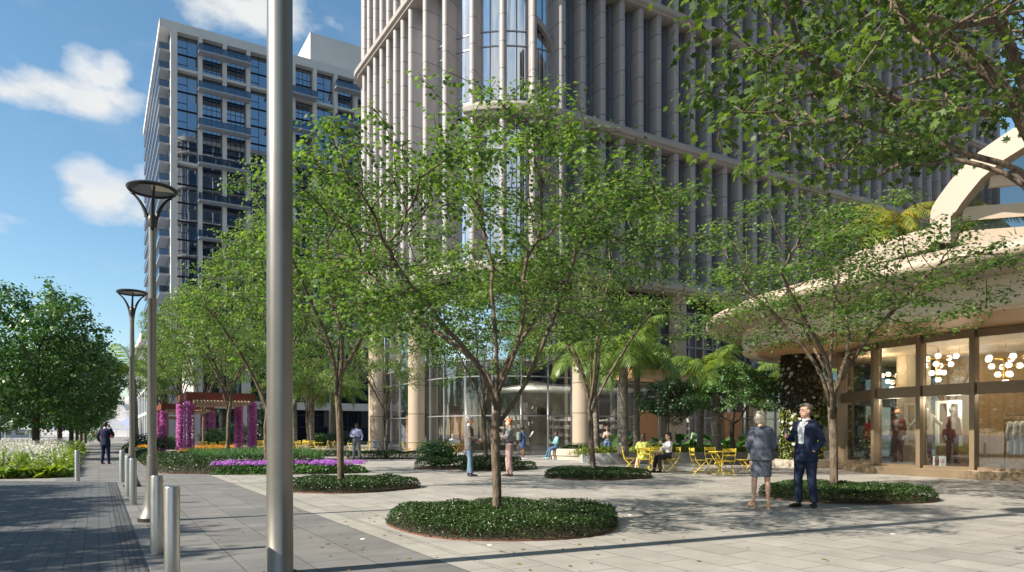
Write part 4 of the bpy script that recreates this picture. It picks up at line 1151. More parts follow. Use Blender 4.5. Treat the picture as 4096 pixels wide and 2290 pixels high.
# trees left of the view whose shade falls over the driveway
for i, (x, y, s, rz) in enumerate([(-7.6,6.0,.72,.4),(-8.6,10.4,.8,1.9),(-9.2,15.3,.84,3.0),(-9.8,20.0,.8,4.0),(-6.8,1.6,.75,5.0)]):
    plant_tree('dark_tree', (dA if i % 2 else dB), (x,y,0), rz, s, 'dark tree outside the left of the view shading the driveway', 'tree', 'shade trees beyond the left edge')
# small dark ornamental trees in the planter
sA = maple(83, 1.25, (0,0,2.6), 1.55, 1.25, 1100, .10, .16, .06, 16, .085, T_SIMPLE, .12, .09, .012, m_leaf='leafblue', m_bark='barkdark', name='round_tree', infl=6, tilt=.8)
sB = maple(89, .9, (0,0,2.6), 2.6, 1.35, 1000, .13, .2, .10, 13, .09, T_SIMPLE, .15, .06, .012, m_leaf='leafdark', m_bark='barkdark', name='gnarled_tree', infl=8, carve=vase(0,0,1.9,1.6,.8), tilt=.7, lean=(.3,.1))
p = at(668, 28.5); plant_tree('round_tree', sA, (p.x,p.y,.45), 0, .88, 'small round dark leaved tree in the planter behind the woman in the white shirt', 'tree')
p = at(733, 29.5); plant_tree('gnarled_tree', sB, (p.x,p.y,.45), .5, 1.0, 'gnarled dark tree with twisting limbs in the planter behind the yellow chairs', 'tree')
p = at(848, 33.0); plant_tree('gnarled_tree', sB, (p.x,p.y,.2), 2.5, .8, 'dark bushy tree beyond the walking woman, seen past the shop corner', 'tree')
# ------------------------------------------------------------------ palms
def palm(seed, h, nf, fl, m='palm', r=.13, name='palm'):
    rg = random.Random(seed); b = MB(); k = 14
    top = (rg.uniform(-.15,.15), rg.uniform(-.15,.15), h)
    pts = [(top[0]*(i/k)**2, top[1]*(i/k)**2, h*i/k) for i in range(k+1)]
    b.tube(pts, [r*(1.25-.35*i/k) for i in range(k+1)], 12)
    b.tube([pts[-1], (top[0],top[1],h+.55)], [r*.7, r*.35], 10)
    tm = b.mesh(name+'_trunk', M['palmbark'], True)
    b = MB()
    for f in range(nf):
        a = 2*math.pi*f/nf*1.618*1.0+rg.uniform(-.2,.2); el = rg.uniform(-.1, 1.35); L = fl*rg.uniform(.85,1.15)
        d = Vector((math.cos(a), math.sin(a), 0)); side = Vector((-d.y, d.x, 0)); pr = []
        c = Vector((top[0], top[1], h+.35)); e = el; n = 22
        for i in range(n+1):
            pr.append(c.copy()); c = c+(d*math.cos(e)+Vector((0,0,1))*math.sin(e))*(L/n); e -= (1.55+.35*(1-el))/n
        b.tube(pr, [.02*(1-i/(n+1))+.004 for i in range(n+1)], 4)
        for i in range(2, n+1):
            t = i/n; ll = L*.34*math.sin(math.pi*min(1, t*.85+.12))**.7
            tg = (pr[i]-pr[i-1]).normalized()
            for sgn in (-1, 1):
                for q_ in (0, .5):
                    o0 = pr[i]-(pr[i]-pr[i-1])*q_
                    dirv = (side*sgn*.85+tg*.55+Vector((0,0,-.28-rg.uniform(0,.35)))).normalized()
                    mid = o0+dirv*ll*.55; end = o0+dirv*ll+Vector((0,0,-ll*.25)); w = tg*.022
                    b.add([o0-w*.6, mid-w, end, mid+w, o0+w*.6], [(0,1,2,3,4)])
    return tm, b.mesh(name+'_crown', M[m])
pA = palm(3, 3.3, 13, 2.3, r=.17, name='palm_a'); pB = palm(8, 3.3, 12, 2.2, r=.12, name='palm_b'); pY = palm(12, 2.7, 16, 1.7, 'palm_y', .1, 'palm_y')
for u, D, pr, s, rz, lab in [(596,30.6,pB,1.25,.2,'slender palm at the left end of the planter beside the round pillar'),
    (623,29.6,pA,1.22,1.2,'thickest palm trunk in the planter with a pale grey ringed trunk'),
    (636,31.4,pB,1.22,2.2,'slender palm just right of the thick palm trunk'),
    (716,30.6,pA,1.0,.9,'palm with a pale trunk behind the gnarled dark tree'),
    (700,32.5,pB,1.1,3.0,'palm partly hidden behind the dark trees of the planter')]:
    p = at(u, D); plant_tree('palm_tree', pr, (p.x,p.y,.36), rz, s, lab, 'palm tree', 'palms in the long planter')
for u, D, s, rz, lab in [(134,62,1.9,.5,'pale palm beside the second lamp post at the end of the path'),(294,64,1.55,1.5,'left of three palms behind the yellow tables'),(311,64,1.6,2.5,'middle of three palms behind the yellow tables'),(333,66,1.6,3.5,'right of three palms behind the yellow tables'),(806,33,1.2,.4,'palm seen under the canopy right of the planted column'),(868,36,1.25,1.4,'palm seen past the shop corner')]:
    p = at(u, D); plant_tree('palm_tree', pA if s > 1.3 else pB, (p.x,p.y,0), rz, s, lab, 'palm tree', 'far palms')
plant_tree('palm_tree', pY, (25.3,14.6,5.6), .3, 1.15, 'golden green palm growing on the pavilion roof', 'palm tree')
plant_tree('palm_tree', pY, (26.0,12.2,5.6), 1.9, 1.0, 'smaller golden palm on the roof behind the arched beam', 'palm tree')
# ------------------------------------------------------------------ beds
def poly_pts(poly, n, seed):
    P = np.array(poly); lo, hi = P.min(0), P.max(0); rg = np.random.default_rng(seed); out = []; tot = 0
    A, B = P, np.roll(P, -1, axis=0)
    while tot < n:
        q = rg.uniform(lo, hi, (n*2, 2)); ins = np.zeros(len(q), bool)
        for (x1,y1),(x2,y2) in zip(A, B):
            c = ((y1 > q[:,1]) != (y2 > q[:,1])) & (q[:,0] < (x2-x1)*(q[:,1]-y1)/((y2-y1) if y2 != y1 else 1e-9)+x1); ins ^= c
        out.append(q[ins]); tot += ins.sum()
    q = np.concatenate(out)[:n]; d = np.full(len(q), 1e9)
    for a, b_ in zip(A, B):
        ab = b_-a; t = np.clip(((q-a)@ab)/(ab@ab+1e-12), 0, 1); d = np.minimum(d, np.linalg.norm(q-(a+t[:,None]*ab), axis=1))
    return q, d
def lumpf(q, sc, seed): return np.array([noise.noise(Vector((x*sc+seed, y*sc, seed*.7))) for x, y in q])
def blob(cx, cy, rx, ry, seed, rot=0, n=60, wob=.035):
    out = []
    for k in range(n):
        a = 2*math.pi*k/n; r = 1+wob*math.sin(3*a+seed)+wob*.6*math.sin(5*a+seed*2)
        x, y = rx*r*math.cos(a), ry*r*math.sin(a); out.append((cx+x*math.cos(rot)-y*math.sin(rot), cy+x*math.sin(rot)+y*math.cos(rot)))
    return out
def bed(poly, h, n, size, m, seed, label, cat='planting bed', name='planting_bed', edge=.055, tilt=.6, tm=None, lump=.3, group=None, edging=True, root=None, childname='foliage', base=0.0, low=.02):
    r = root or empty(name, (0,0,0), 0, label, cat, group)
    if root is None:
        b = MB(); b.prism(poly, base+.003, base+.03); b.build('soil', M['soil'], r)
        if edging:
            pth = [Vector(p) for p in poly]+[Vector(poly[0])]; b = MB(); n_ = len(pth)-1; rings = []
            ar = sum(pth[i].x*pth[i+1].y-pth[i+1].x*pth[i].y for i in range(n_)); sg_ = 1 if ar > 0 else -1
            for i in range(n_):
                t = (pth[(i+1) % n_]-pth[i-1]).normalized(); nr = Vector((t.y,-t.x))*sg_
                rings.append([(pth[i].x+nr.x*o_, pth[i].y+nr.y*o_, base+z) for o_, z in ((0,.0),(.008,.0),(.008,.022),(0,.022))])
            rings.append(rings[0]); b.loft(rings, False); b.build('edging', M['corten'], r)
    q, d = poly_pts(poly, n, seed); rg = np.random.default_rng(seed+1)
    hh = h*(1-np.exp(-d/edge*1.3))*(1+lump*lumpf(q, 2.2, seed)); hh = np.maximum(hh, low)
    u = rg.random(len(q)); shell = np.where(u < .75, rg.uniform(.82, 1.05, len(q)), rg.uniform(.2, .85, len(q)))
    z = base+hh*shell
    q = q+rg.normal(0, .018, q.shape); pos = np.column_stack([q, z])
    P, F = scatter(pos, size, tm or T_OVAL, tilt, seed=seed+2)
    parts = [(P, F, 0)]
    me = leafmesh(childname, parts, [M[m]]); link(childname, me, r); return r
def flowers(root, poly, h, n, size, m, seed, name='flowers', tm=None, tilt=.5, jit=.06, cl=1, clr=.05):
    q, d = poly_pts(poly, n, seed); rg = np.random.default_rng(seed)
    z = h*(1-np.exp(-d/.25))*(1+.25*lumpf(q, 2.2, seed))+rg.normal(0, jit, len(q))
    pos = np.column_stack([q, np.maximum(z, .04)])
    if cl > 1: pos = np.repeat(pos, cl, axis=0)+rg.normal(0, clr, (len(pos)*cl, 3))
    P, F = scatter(pos, size, tm or T_STAR, tilt, seed=seed+3); link(name, leafmesh(name, [(P, F, 0)], [M[m]]), root)
c = at(506, 10.05)
bed(blob(c.x,c.y,1.68,1.68,1), .23, 36000, .034, 'cover', 101, 'nearest round bed of low glossy groundcover under the central tree', edge=.045, lump=.45, low=.04)
c = at(350, 16.6)
bed(blob(c.x,c.y,1.62,1.5,2), .24, 21000, .042, 'cover', 102, 'round groundcover bed right of the big lamp post')
c = at(596, 20.9)
bed(blob(c.x,c.y,1.6,1.6,3), .24, 16000, .048, 'cover', 103, 'round groundcover bed before the seated women')
c = at(842, 14.3)
bed(blob(c.x,c.y,1.68,1.65,4), .24, 24000, .04, 'cover', 104, 'round groundcover bed behind the man in the navy suit')
c = at(470, 26.6); c2 = at(497, 25.2)
bed(blob(c.x,c.y,2.1,1.8,5,wob=.07), .40, 13000, .06, 'cover', 105, 'lobed bed of dark groundcover behind the two standing men')
bed(blob(c2.x,c2.y,1.5,1.1,8,wob=.05), .26, 6500, .06, 'cover', 115, 'low front lobe of groundcover beside the redhead man')
c = at(384, 36.4); bed(blob(c.x,c.y,1.9,1.2,6,rot=-TH), .38, 8000, .07, 'cover', 106, 'oval bed in front of the left tower pillar')
c = at(331, 40.5); bed(blob(c.x,c.y,1.5,1.0,7,rot=-TH), .28, 5000, .07, 'cover', 107, 'small low bed behind the man in the lilac shirt')
# small green shrub by the laptop woman
def shrub(u, D, r_, h, m, n, size, label, seed, name='shrub', z0=0.0, tm=None):
    p = at(u, D); rg = np.random.default_rng(seed); d = rg.normal(0,1,(n,3)); d /= np.linalg.norm(d,axis=1,keepdims=True); k = rg.uniform(.3,1,(n,1))**.5
    lp = np.array([1+.3*noise.noise(Vector(tuple(x*2+seed))) for x in d])[:,None]
    P0_ = d*k*lp*np.array([r_,r_,h*.5])+np.array([0,0,h*.52]); P0_[:,2] = np.maximum(P0_[:,2], .03)
    e = empty(name, (p.x,p.y,z0), 0, label, 'shrub')
    P, F = scatter(P0_, size, tm or T_SIMPLE, .9, seed=seed); link('foliage', leafmesh('foliage', [(P,F,0)], [M[m]]), e)
    b = MB()
    for i in range(5):
        a = i*1.3; b.tube([(0,0,0),(math.cos(a)*r_*.3,math.sin(a)*r_*.3,h*.35),(math.cos(a)*r_*.6,math.sin(a)*r_*.6,h*.6)], [.02,.012,.006], 5)
    b.build('stem', M['barkdark'], e); return e
shrub(436, 27.2, .85, 1.15, 'leafdark', 1500, .12, 'round leafy shrub left of the woman with the laptop', 5)
shrub(470, 27.6, .4, .6, 'leafblue', 300, .14, 'small dark spiky plant between the shrub and the man in the grey blazer', 6, tm=T_BLADE)
for i,(u,D,rr,hh,lab) in enumerate([(213,52,1.1,1.9,'silvery bush behind the near pergola'),(150,50,1.6,1.4,'dark bush at the foot of the second lamp post'),(168,58,1.3,1.2,'dark bush behind the first pergola post'),(238,60,1.3,2.4,'silver green bush between the right pergola posts'),(90,110,2.6,2.4,'dark bush at the far end of the path'),(340,66,1.6,1.6,'dark bush behind the yellow tables near the tower'),(322,66,1.4,1.4,'dark bush left of the right palm'),(268,54,1.4,4.6,'tall climbing greenery right of the pergola')]):
    shrub(u, D, rr, hh, 'leafblue' if i % 2 else 'leafdark', 900, .2, lab, 20+i)
# long bed left of the path with white lilies
WB = [(-.95,24.6),(-.9,30),(-1.0,45),(-1.05,75),(-7.2,75),(-7.2,27),(-5.4,25.9),(-2.5,24.9)]
wb = bed(WB, .50, 12000, .36, 'lily', 201, 'flower bed of white lilies and long bright leaves beside the path', tm=T_BLADE, tilt=.75, edge=.10, low=.12, name='flower_bed', cat='flower bed')
WF = [(-1.05,24.9),(-1.0,30),(-1.2,46),(-1.4,60),(-5.2,60),(-6.8,28),(-5.2,26.1),(-2.6,25.2)]
rg_ = np.random.default_rng(61); ed = []
for (a_, b_, n_) in (((-.9,24.75),(-.92,32),420),((-2.5,25.0),(-.95,24.75),200),((-7.2,27.1),(-5.4,26.0),160),((-5.4,26.0),(-2.5,25.0),260),((-.95,32),(-1.05,60),500)):
    t_ = rg_.random(n_); ed.append(np.column_stack([a_[0]+(b_[0]-a_[0])*t_+rg_.normal(0,.09,n_), a_[1]+(b_[1]-a_[1])*t_+rg_.normal(0,.09,n_), rg_.uniform(.03,.3,n_)]))
P, F = scatter(np.concatenate(ed), .30, T_OVAL, .9, seed=77); link('edge_leaves', leafmesh('edge_leaves', [(P,F,0)], [M['lily']]), wb)
flowers(wb, WF, .74, 2300, .09, 'whitefl', 202, jit=.09, cl=5, clr=.06, tilt=.9)
q_, d_ = poly_pts(WB, 1600, 203); P, F = scatter(np.column_stack([q_, .15+.25*(1-np.exp(-d_/.4))]), .42, T_OVAL, .8, seed=5)
link('broad_leaves', leafmesh('broad_leaves', [(P,F,0)], [M['lily']]), wb)
# bed on the right of the path: hedge, grass, orange and purple flowers
HB = [(1.62,26.2),(1.95,25.0),(2.8,24.3),(4.4,23.6),(6.2,22.9),(7.2,23.0),(7.6,24.2),(7.4,27),(8.0,31),(9.2,36.5),(8.0,38.2),(3.2,38.2),(3.0,70),(1.7,70),(1.6,40)]
hb = bed(HB, .44, 62000, .07, 'cover', 211, 'long low dark hedge bed running from the path corner to the pergolas', name='hedge_bed', cat='hedge', edge=.2, lump=.12)
GB = [(3.4,29.0),(8.2,29.0),(9.0,36.0),(8.2,37.6),(3.6,37.6)]
q_, d_ = poly_pts(GB, 9000, 212); P, F = scatter(np.column_stack([q_, np.full(len(q_), .3)]), .42, tmpl_blade(2,.018), .3, seed=8)
link('ornamental_grass', leafmesh('ornamental_grass', [(P,F,0)], [M['grass']]), hb)
for poly, n, sd in (([(3.0,37.6),(5.6,37.6),(5.4,39.4),(3.2,39.4)], 420, 214), ([(1.9,48),(3.2,48),(3.2,56),(1.9,56)], 500, 215), ([(4.6,45.5),(8.2,45.5),(8.2,48.5),(4.6,48.5)], 600, 216)):
    flowers(hb, poly, .5, n, .1, 'orangefl', sd, name='orange_flowers', cl=3, clr=.05, tilt=.8, jit=.03)
PB = [(3.0,23.75),(4.4,23.0),(6.3,22.25),(7.6,22.2),(8.0,23.0),(7.6,24.0),(5.4,24.7),(3.6,24.9)]
pb_ = bed(PB, .26, 6000, .10, 'leafdark', 221, 'low bed of purple flowers behind the big lamp post', name='flower_bed', cat='flower bed', edging=False, edge=.2)
rg_ = np.random.default_rng(9); q_, d_ = poly_pts(PB, 120, 222); heads = []
for (x, y), dd in zip(q_, d_):
    if dd < .1: continue
    n_ = 70; d0 = rg_.normal(0,1,(n_,3)); d0 /= np.linalg.norm(d0,axis=1,keepdims=True); d0[:,2] = abs(d0[:,2]); heads.append(d0*np.array([.17,.17,.11])+np.array([x,y,.27+rg_.uniform(0,.07)]))
hp = np.concatenate(heads); P, F = scatter(hp, .055, T_STAR, .6, seed=3); link('purple_flowers', leafmesh('purple_flowers', [(P,F,0)], [M['purplefl']]), pb_)
# ------------------------------------------------------------------ long concrete planter and round bench
pl0 = [(17.5,23.9),(17.7,23.35),(18.6,23.0),(22.5,22.3),(26,21.6),(31,20.7),(31,30),(20,31.0),(18.3,29),(17.6,25.5)]
plf = [Vector(p) for p in pl0]
lp_ = empty('long_planter', (0,0,0), 0, 'long low pale concrete planter wall holding palms and dark trees', 'planter')
cl_ = fillet_path([(31,31.4),(22.2,30.2,1.2),(17.5,23.3,.9),(22.5,22.3,5),(31,20.6)], .3)
b = MB(); sweep(b, cl_, [(-.22,.0),(0,.0),(0,.46),(-.02,.48),(-.20,.48),(-.22,.46)]); b.build('wall', M['concrete'], lp_, smooth=True, ang=30)
inn = [(p.x,p.y) for p in offset_path(cl_, -.2)]
b = MB(); b.prism(inn, .0, .38); b.build('soil', M['soil'], lp_)
def over(poly, h, n, size, m, seed, name, tm=None, tilt=.6, base=.36, root=lp_, edge=.2, lump=.3):
    q, d = poly_pts(poly, n, seed); rg = np.random.default_rng(seed)
    z = base+h*(1-np.exp(-d/edge))*(1+lump*lumpf(q, 1.5, seed))*np.where(rg.random(len(q)) < .7, rg.uniform(.8,1.1,len(q)), rg.uniform(.1,.8,len(q)))
    P, F = scatter(np.column_stack([q, z]), size, tm or T_OVAL, tilt, seed=seed+1); link(name, leafmesh(name, [(P,F,0)], [M[m]]), root)
over([(17.9,23.7),(22.5,22.55),(31,20.9),(31,23.0),(22.5,24.4),(18,25.2)], .26, 6000, .2, 'cover_y', 301, 'lime_leaves', tmpl_blade(3,.1), .7)
over([(19.2,25.2),(31,23.0),(31,30.8),(22.8,29.6)], .35, 9000, .16, 'leafdark', 302, 'dark_leaves', T_SIMPLE, .8)
rg_ = np.random.default_rng(31); bl_ = np.column_stack([rg_.uniform(20.5,29,46), rg_.uniform(24.2,26,46), rg_.uniform(.75,1.25,46)])
P, F = scatter(bl_, .75, T_OVAL, .55, seed=6); link('broad_leaves', leafmesh('broad_leaves', [(P,F,0)], [M['leafdark']]), lp_)
rb = empty('round_bench', (0,0,0), 0, 'cream stone round bench planter the girl sits on', 'bench planter')
cb = at(583, 35.9); b = MB()
bp = [Vector((cb.x+1.75*math.cos(a), cb.y+1.75*math.sin(a))) for a in [2*math.pi*k/48 for k in range(49)]]
csweep(bp, [(-.45,.0),(-.06,.0),(-.06,.2),(0,.22),(0,.52),(-.02,.55),(-.45,.55)]).build('wall', M['creamstone'], rb, smooth=True, ang=30)
over([(cb.x+1.25*math.cos(a), cb.y+1.25*math.sin(a)) for a in [2*math.pi*k/30 for k in range(30)]], .3, 2500, .1, 'cover', 305, 'foliage', base=.42, root=rb)
b = MB(); b.prism([(cb.x+1.32*math.cos(a), cb.y+1.32*math.sin(a)) for a in [2*math.pi*k/30 for k in range(30)]], .0, .45); b.build('soil', M['soil'], rb)
# creeper on the column
rg_ = np.random.default_rng(41); n_ = 7500; a_ = rg_.uniform(0, 2*np.pi, n_); zz = rg_.uniform(.3, 4.4, n_); rr = .66+rg_.uniform(0,.13,n_)
up_ = np.column_stack([np.cos(a_), np.sin(a_), np.full(n_,.4)]); pos_ = np.column_stack([np.cos(a_)*rr, np.sin(a_)*rr, zz])
P, F = scatter(pos_, .11, T_OVAL, .5, up=up_, seed=2); link('creeper', leafmesh('creeper', [(P,F,0)], [M['greenwall']]), gw)
k_ = zz < 2.3; P, F = scatter(pos_[k_][::2]+up_[k_][::2]*.02, .1, T_OVAL, .5, up=up_[k_][::2], seed=4); link('sunlit_leaves', leafmesh('sunlit_leaves', [(P,F,0)], [M['cover_y']]), gw)  # lime leaves low down put the sunlit part into the colour
sel = rg_.choice(n_, 130, False); P, F = scatter(pos_[sel]+up_[sel]*.06, .15, tmpl_star(6,.55), .15, up=up_[sel], seed=3); link('star_flowers', leafmesh('star_flowers', [(P,F,0)], [M['whitefl']]), gw)
# ferns on the pavilion roof rim
rp_ = empty('roof_planting', (0,0,0), 0, 'green ferns growing along the rim of the pavilion roof', 'planting')
ring = inset(LP, -.1); n_ = 2600; rg_ = np.random.default_rng(51); ii = rg_.integers(30, 95, n_); base_ = np.array([ring[i % len(ring)] for i in ii])+rg_.normal(0,.3,(n_,2))
base_ = base_[:900]; n_ = 900; P, F = scatter(np.column_stack([base_, 5.62+rg_.uniform(0,.15,n_)]), .3, T_BLADE, .8, seed=4); link('foliage', leafmesh('foliage', [(P,F,0)], [M['leafdark']]), rp_)

# fallen leaves blown about the trees
rg_ = np.random.default_rng(88); fl_ = []
for (x_, y_, n_) in ((T1.x,T1.y,150),(T1.x+4,T1.y,70),(12,12,60),(8.5,16,60),(16,17,40),(1.5,9,30)):
    fl_.append(np.column_stack([rg_.normal(x_,1.9,n_), rg_.normal(y_,1.7,n_), np.full(n_,.012)]))
P, F = scatter(np.concatenate(fl_), .05, T_MAPLE, .12, seed=12); o_ = link('fallen_leaves', leafmesh('fallen_leaves', [(P,F,0)], [leafmat('dry leaf', (.12,.08,.02), (.25,.2,.05), 0)])); o_['kind'] = 'stuff'
# ================================================================== LAMPS, BOLLARDS
def bollard(u, v, label):
    p = gr(u, v)
    b = MB(); r = .064; h = .85
    b.lathe([(r,0),(r,h-.012),(r-.004,h-.003),(r-.014,h),(.0005,h)], (p.x,p.y,0), 32)
    return tag(b.build('bollard', M['steel'], smooth=True, ang=35), label, 'bollard', 'steel bollards along the driveway')
bollard(172, 585, 'nearest steel bollard, cut by the bottom edge of the view')
bollard(156.8, 554, 'steel bollard second from the front, before the flared lamp base')
bollard(133, 504.5, 'steel bollard third from the front, right one of the close pair')
bollard(128.3, 497, 'steel bollard fourth from the front, left one of the close pair')
bollard(122, 482, 'far steel bollard left of the second lamp post')
bollard(77.3, 481, 'lone steel bollard by the corner of the white flower bed')
def lamp_post(p, H_, r0, r1, bowl, label, flare=True):
    r = empty('street_lamp', (p.x,p.y,0), 0, label, 'street lamp', None)
    s = bowl/.35
    k0 = 3.0 if flare else 1.28
    b = MB(); b.lathe([(.0,.0),(r0*k0,.0),(r0*k0,.05 if flare else .02),(r0*(k0-.1),.055 if flare else .024)], n=40); b.build('base_plate', M['lampdark'], r)
    b = MB(); b.lathe([(r0*1.08,.025),(r0*1.0,.035),(r0*.96,.04),(r0*.93,.95)] if not flare else [(r0*2.85,.056),(r0*2.7,.085),(r0*2.2,.15),(r0*1.75,.26),(r0*1.45,.42),(r0*1.25,.62),(r0*1.14,.85),(r0*1.1,.98),(r0*1.0,.985)], n=40); b.build('flared_foot', M['lampmetal'], r, smooth=True, ang=50)
    hj = H_*.66; top = H_-.62*s
    b = MB(); b.lathe([(r0*.92,.9),(r0*.9,hj),(r0*.92,hj+.002),(r0*.92,hj+.03),(r0*.84,hj+.035),(r1,top-.25*s),(r1*1.12,top)], n=36); b.build('pole', M['lampmetal'], r, smooth=True, ang=45)
    b = MB(); b.lathe([(r1*1.12,top),(r1*1.35,top+.12*s),(r1*.9,top+.2*s),(.001,top+.22*s)], n=24); b.build('collar', M['lampdark'], r, smooth=True)
    for k in range(3):
        a = 2*math.pi*k/3+.55; b = MB(); pts = []; n = 12
        for i in range(n+1):
            f = i/n; rad = r1*.6+(bowl*.93-r1*.6)*(f**1.9*.75+f*.25); pts.append((math.cos(a)*rad, math.sin(a)*rad, top-.05*s+(.58*s)*(1-(1-f)**1.35)))
        b.tube(pts, [.034*s-.019*s*i/n for i in range(n+1)], 8, flat=.8); b.build('arm', M['lampdark'], r, smooth=True)
    b = MB(); z = H_-.05; b.lathe([(bowl*.86,z-.022),(bowl*.94,z-.03),(bowl,z),(bowl*1.0,z+.012),(bowl*.9,z+.035),(bowl*.6,z+.05),(.001,z+.055)], n=40)
    b.lathe([(bowl*.86,z-.022),(bowl*.86,z+.0)], n=40); b.build('head_rim', M['lampdark'], r, smooth=True, ang=40)
    b = MB(); b.lathe([(.001,z-.012),(bowl*.86,z-.008)], n=40); me_o = b.build('solar_panel', M['lensdark'], r)
    b = MB(); n = 16
    vs_ = [(0,0,z-.014)]+[(math.cos(-1.7+1.5*i/n)*bowl*.83, math.sin(-1.7+1.5*i/n)*bowl*.83, z-.014) for i in range(n+1)]
    b.add(vs_, [(0,i+1,i+2) for i in range(n)]); b.build('lens', M['lens'], r)
    return r
lamp_post(gr(152.2, 521), 5.0, .066, .05, .35, 'full height lamp post with round bowl head behind the two nearest bollards')
lamp_post(gr(132, 486.5), 4.85, .066, .05, .35, 'farther lamp post with round bowl head near the white tower')
pp = gr(279.8, 574)
lamp_post(Vector((pp.x,pp.y,0)), 9.6, .1265, .105, .62, 'very thick nearest lamp post crossing the whole view height', False)
# ================================================================== PERGOLAS
def pergola(x0, x1, y0, y1, h, label):
    r = empty('pergola', (x0,y0,0), 0, label, 'pergola', 'flowering pergolas'); w, d = x1-x0, y1-y0
    b = MB(); e = .16
    for (a0,a1,c0,c1) in ((-e,w+e,-e,e),(-e,w+e,d-e,d+e),(-e,e,e,d-e),(w-e,w+e,e,d-e)): b.box(a0,a1,c0,c1,h-.42,h)
    b.build('roof_frame', M['rust'], r)
    n = 17
    b = MB()
    for k in range(n): xx = e+.05+(w-2*e-.1)*k/(n-1); b.box(xx-.05,xx+.05,-e-.35,d+e+.3,h-.62,h-.43)
    b.build('roof_slats', M['slat'], r)
    rg = np.random.default_rng(int(x0*10+y0))
    for (cx, cy) in ((0,0),(w,0),(0,d),(w,d)):
        b = MB(); b.box(cx-.1,cx+.1,cy-.1,cy+.1,0,h-.45); ps = b.build('post', M['rust'], r)
        N = 3600; a = rg.uniform(0, 2*np.pi, N); z = rg.uniform(.05, h-.5, N); rr = .17+.11*rg.random(N)**.7*(1-.25*z/h)
        pos = np.column_stack([cx+np.cos(a)*rr, cy+np.sin(a)*rr, z]); up = np.column_stack([np.cos(a), np.sin(a), np.full(N,.3)])
        P, F = scatter(pos, .075, T_STAR, .5, up=up, seed=int(N+cx*7+cy)); link('climbing_flowers', leafmesh('climbing_flowers', [(P,F,0)], [M['pinkfl']]), ps)
    return r
pergola(4.15, 7.35, 40.6, 44.9, 3.55, 'near rust red pergola with slatted roof and posts wrapped in magenta flowers')
pergola(4.2, 7.6, 58.5, 63.5, 3.6, 'far rust red pergola half hidden behind the near one')
# ================================================================== FOLDING CHAIRS AND TABLES
def make_chair(m):
    r = empty('folding_chair', (0,0,0), 0, 'x', 'chair'); t = .013
    b = MB()
    for s in (-1, 1):
        x = s*.20
        b.tube([(x,.21,.0),(x,-.02,.30),(x,-.16,.455),(x,-.20,.62),(x,-.235,.86)], t, 6)      # long leg to back
        b.tube([(x*.88,-.24,.0),(x*.88,.20,.45)], t, 6)
    for y, z, w in ((.10,.13,.2),(-.16,.10,.176),(.2,.44,.176)): b.tube([(-w,y,z),(w,y,z)], t*.8, 6)
    b.build('frame', m, r, smooth=True)
    b = MB()
    for k in range(7): y = -.17+k*.062; b.cbox(-.205,.205,y,y+.048,.452,.468,.004)
    b.build('seat', m, r)
    b = MB(); b.cbox(-.215,.215,-.235,-.215,.74,.85,.006); b.cbox(-.212,.212,-.215,-.197,.62,.665,.006); b.build('backrest', m, r)
    return r
def make_table(m, rad=.35):
    r = empty('folding_table', (0,0,0), 0, 'x', 'table')
    b = MB(); b.lathe([(.001,.715),(rad-.01,.715),(rad,.722),(rad,.738),(rad-.008,.745),(.001,.745)], n=32); b.build('tabletop', m, r)
    b = MB(); t = .014
    for s in (-1,1):
        x = s*.22; b.tube([(x,-.27,.0),(x*.9,.24,.715)], t, 6); b.tube([(x*.86,.27,.0),(x*.8,-.24,.715)], t, 6)
    for y, z in ((-.27,.02),(.27,.02),(0,.37)): b.tube([(-.21,y,z),(.21,y,z)], t*.8, 6)
    b.build('legs', m, r, smooth=True)
    return r
chY, tbY = make_chair(M['yellow']), make_table(M['yellow'])
chD, tbD = make_chair(M['navyenamel']), make_table(M['navyenamel'])
protos = {}
for k_, o_ in (('cy',chY),('ty',tbY),('cd',chD),('td',tbD)): protos[k_] = [o_, kidlist(o_), False]
def furn(kind, u, D, rz, label, group):
    p = at(u, D); o_, kids, used = protos[kind]
    if not used:
        protos[kind][2] = True; o_.location = p; o_.rotation_euler = (0,0,rz); o_['label'] = label; o_['group'] = group; return o_
    return copy_tree(o_, kids, p, rz, 1.0, label, group)
def facing(lat, dep):
    """z rotation so that local +Y looks along camera-relative (right, away)"""
    v = CAMR*lat+CAMF*dep; return math.atan2(-v.x, v.y)
GC, GT = 'yellow folding chairs', 'yellow folding tables'
# right group
furn('ty', 719.5, 22.3, facing(1,.3), 'yellow table with four empty chairs left of the woman in the grey suit', GT)
furn('cy', 698.5, 22.2, facing(1,.1), 'leftmost empty yellow chair of the right group, turned to its table', GC)
furn('cy', 713.5, 23.4, facing(.25,-1), 'empty yellow chair at the back of the right group, facing the plaza', GC)
furn('cy', 726.5, 21.4, facing(-.1,1), 'empty yellow chair at the front of the right group, seen from behind', GC)
furn('cy', 746, 22.6, facing(-1,-.15), 'empty yellow chair beside the woman in the grey suit, facing left', GC)
# seated women group
furn('ty', 655.0, 23.9, facing(1,.2), 'yellow table between the two seated women', GT)
furn('cy', 643.5, 22.9, facing(.15,1), 'yellow chair under the woman in the lime suit', GC)
furn('cy', 672.0, 23.3, facing(-1,-.1), 'yellow chair under the woman in the white blouse', GC)
furn('cy', 629.0, 24.0, facing(1,-.2), 'empty yellow chair left of the woman in the lime suit', GC)
furn('cy', 657.5, 25.0, facing(-.1,-1), 'yellow chair half hidden behind the table of the seated women', GC)
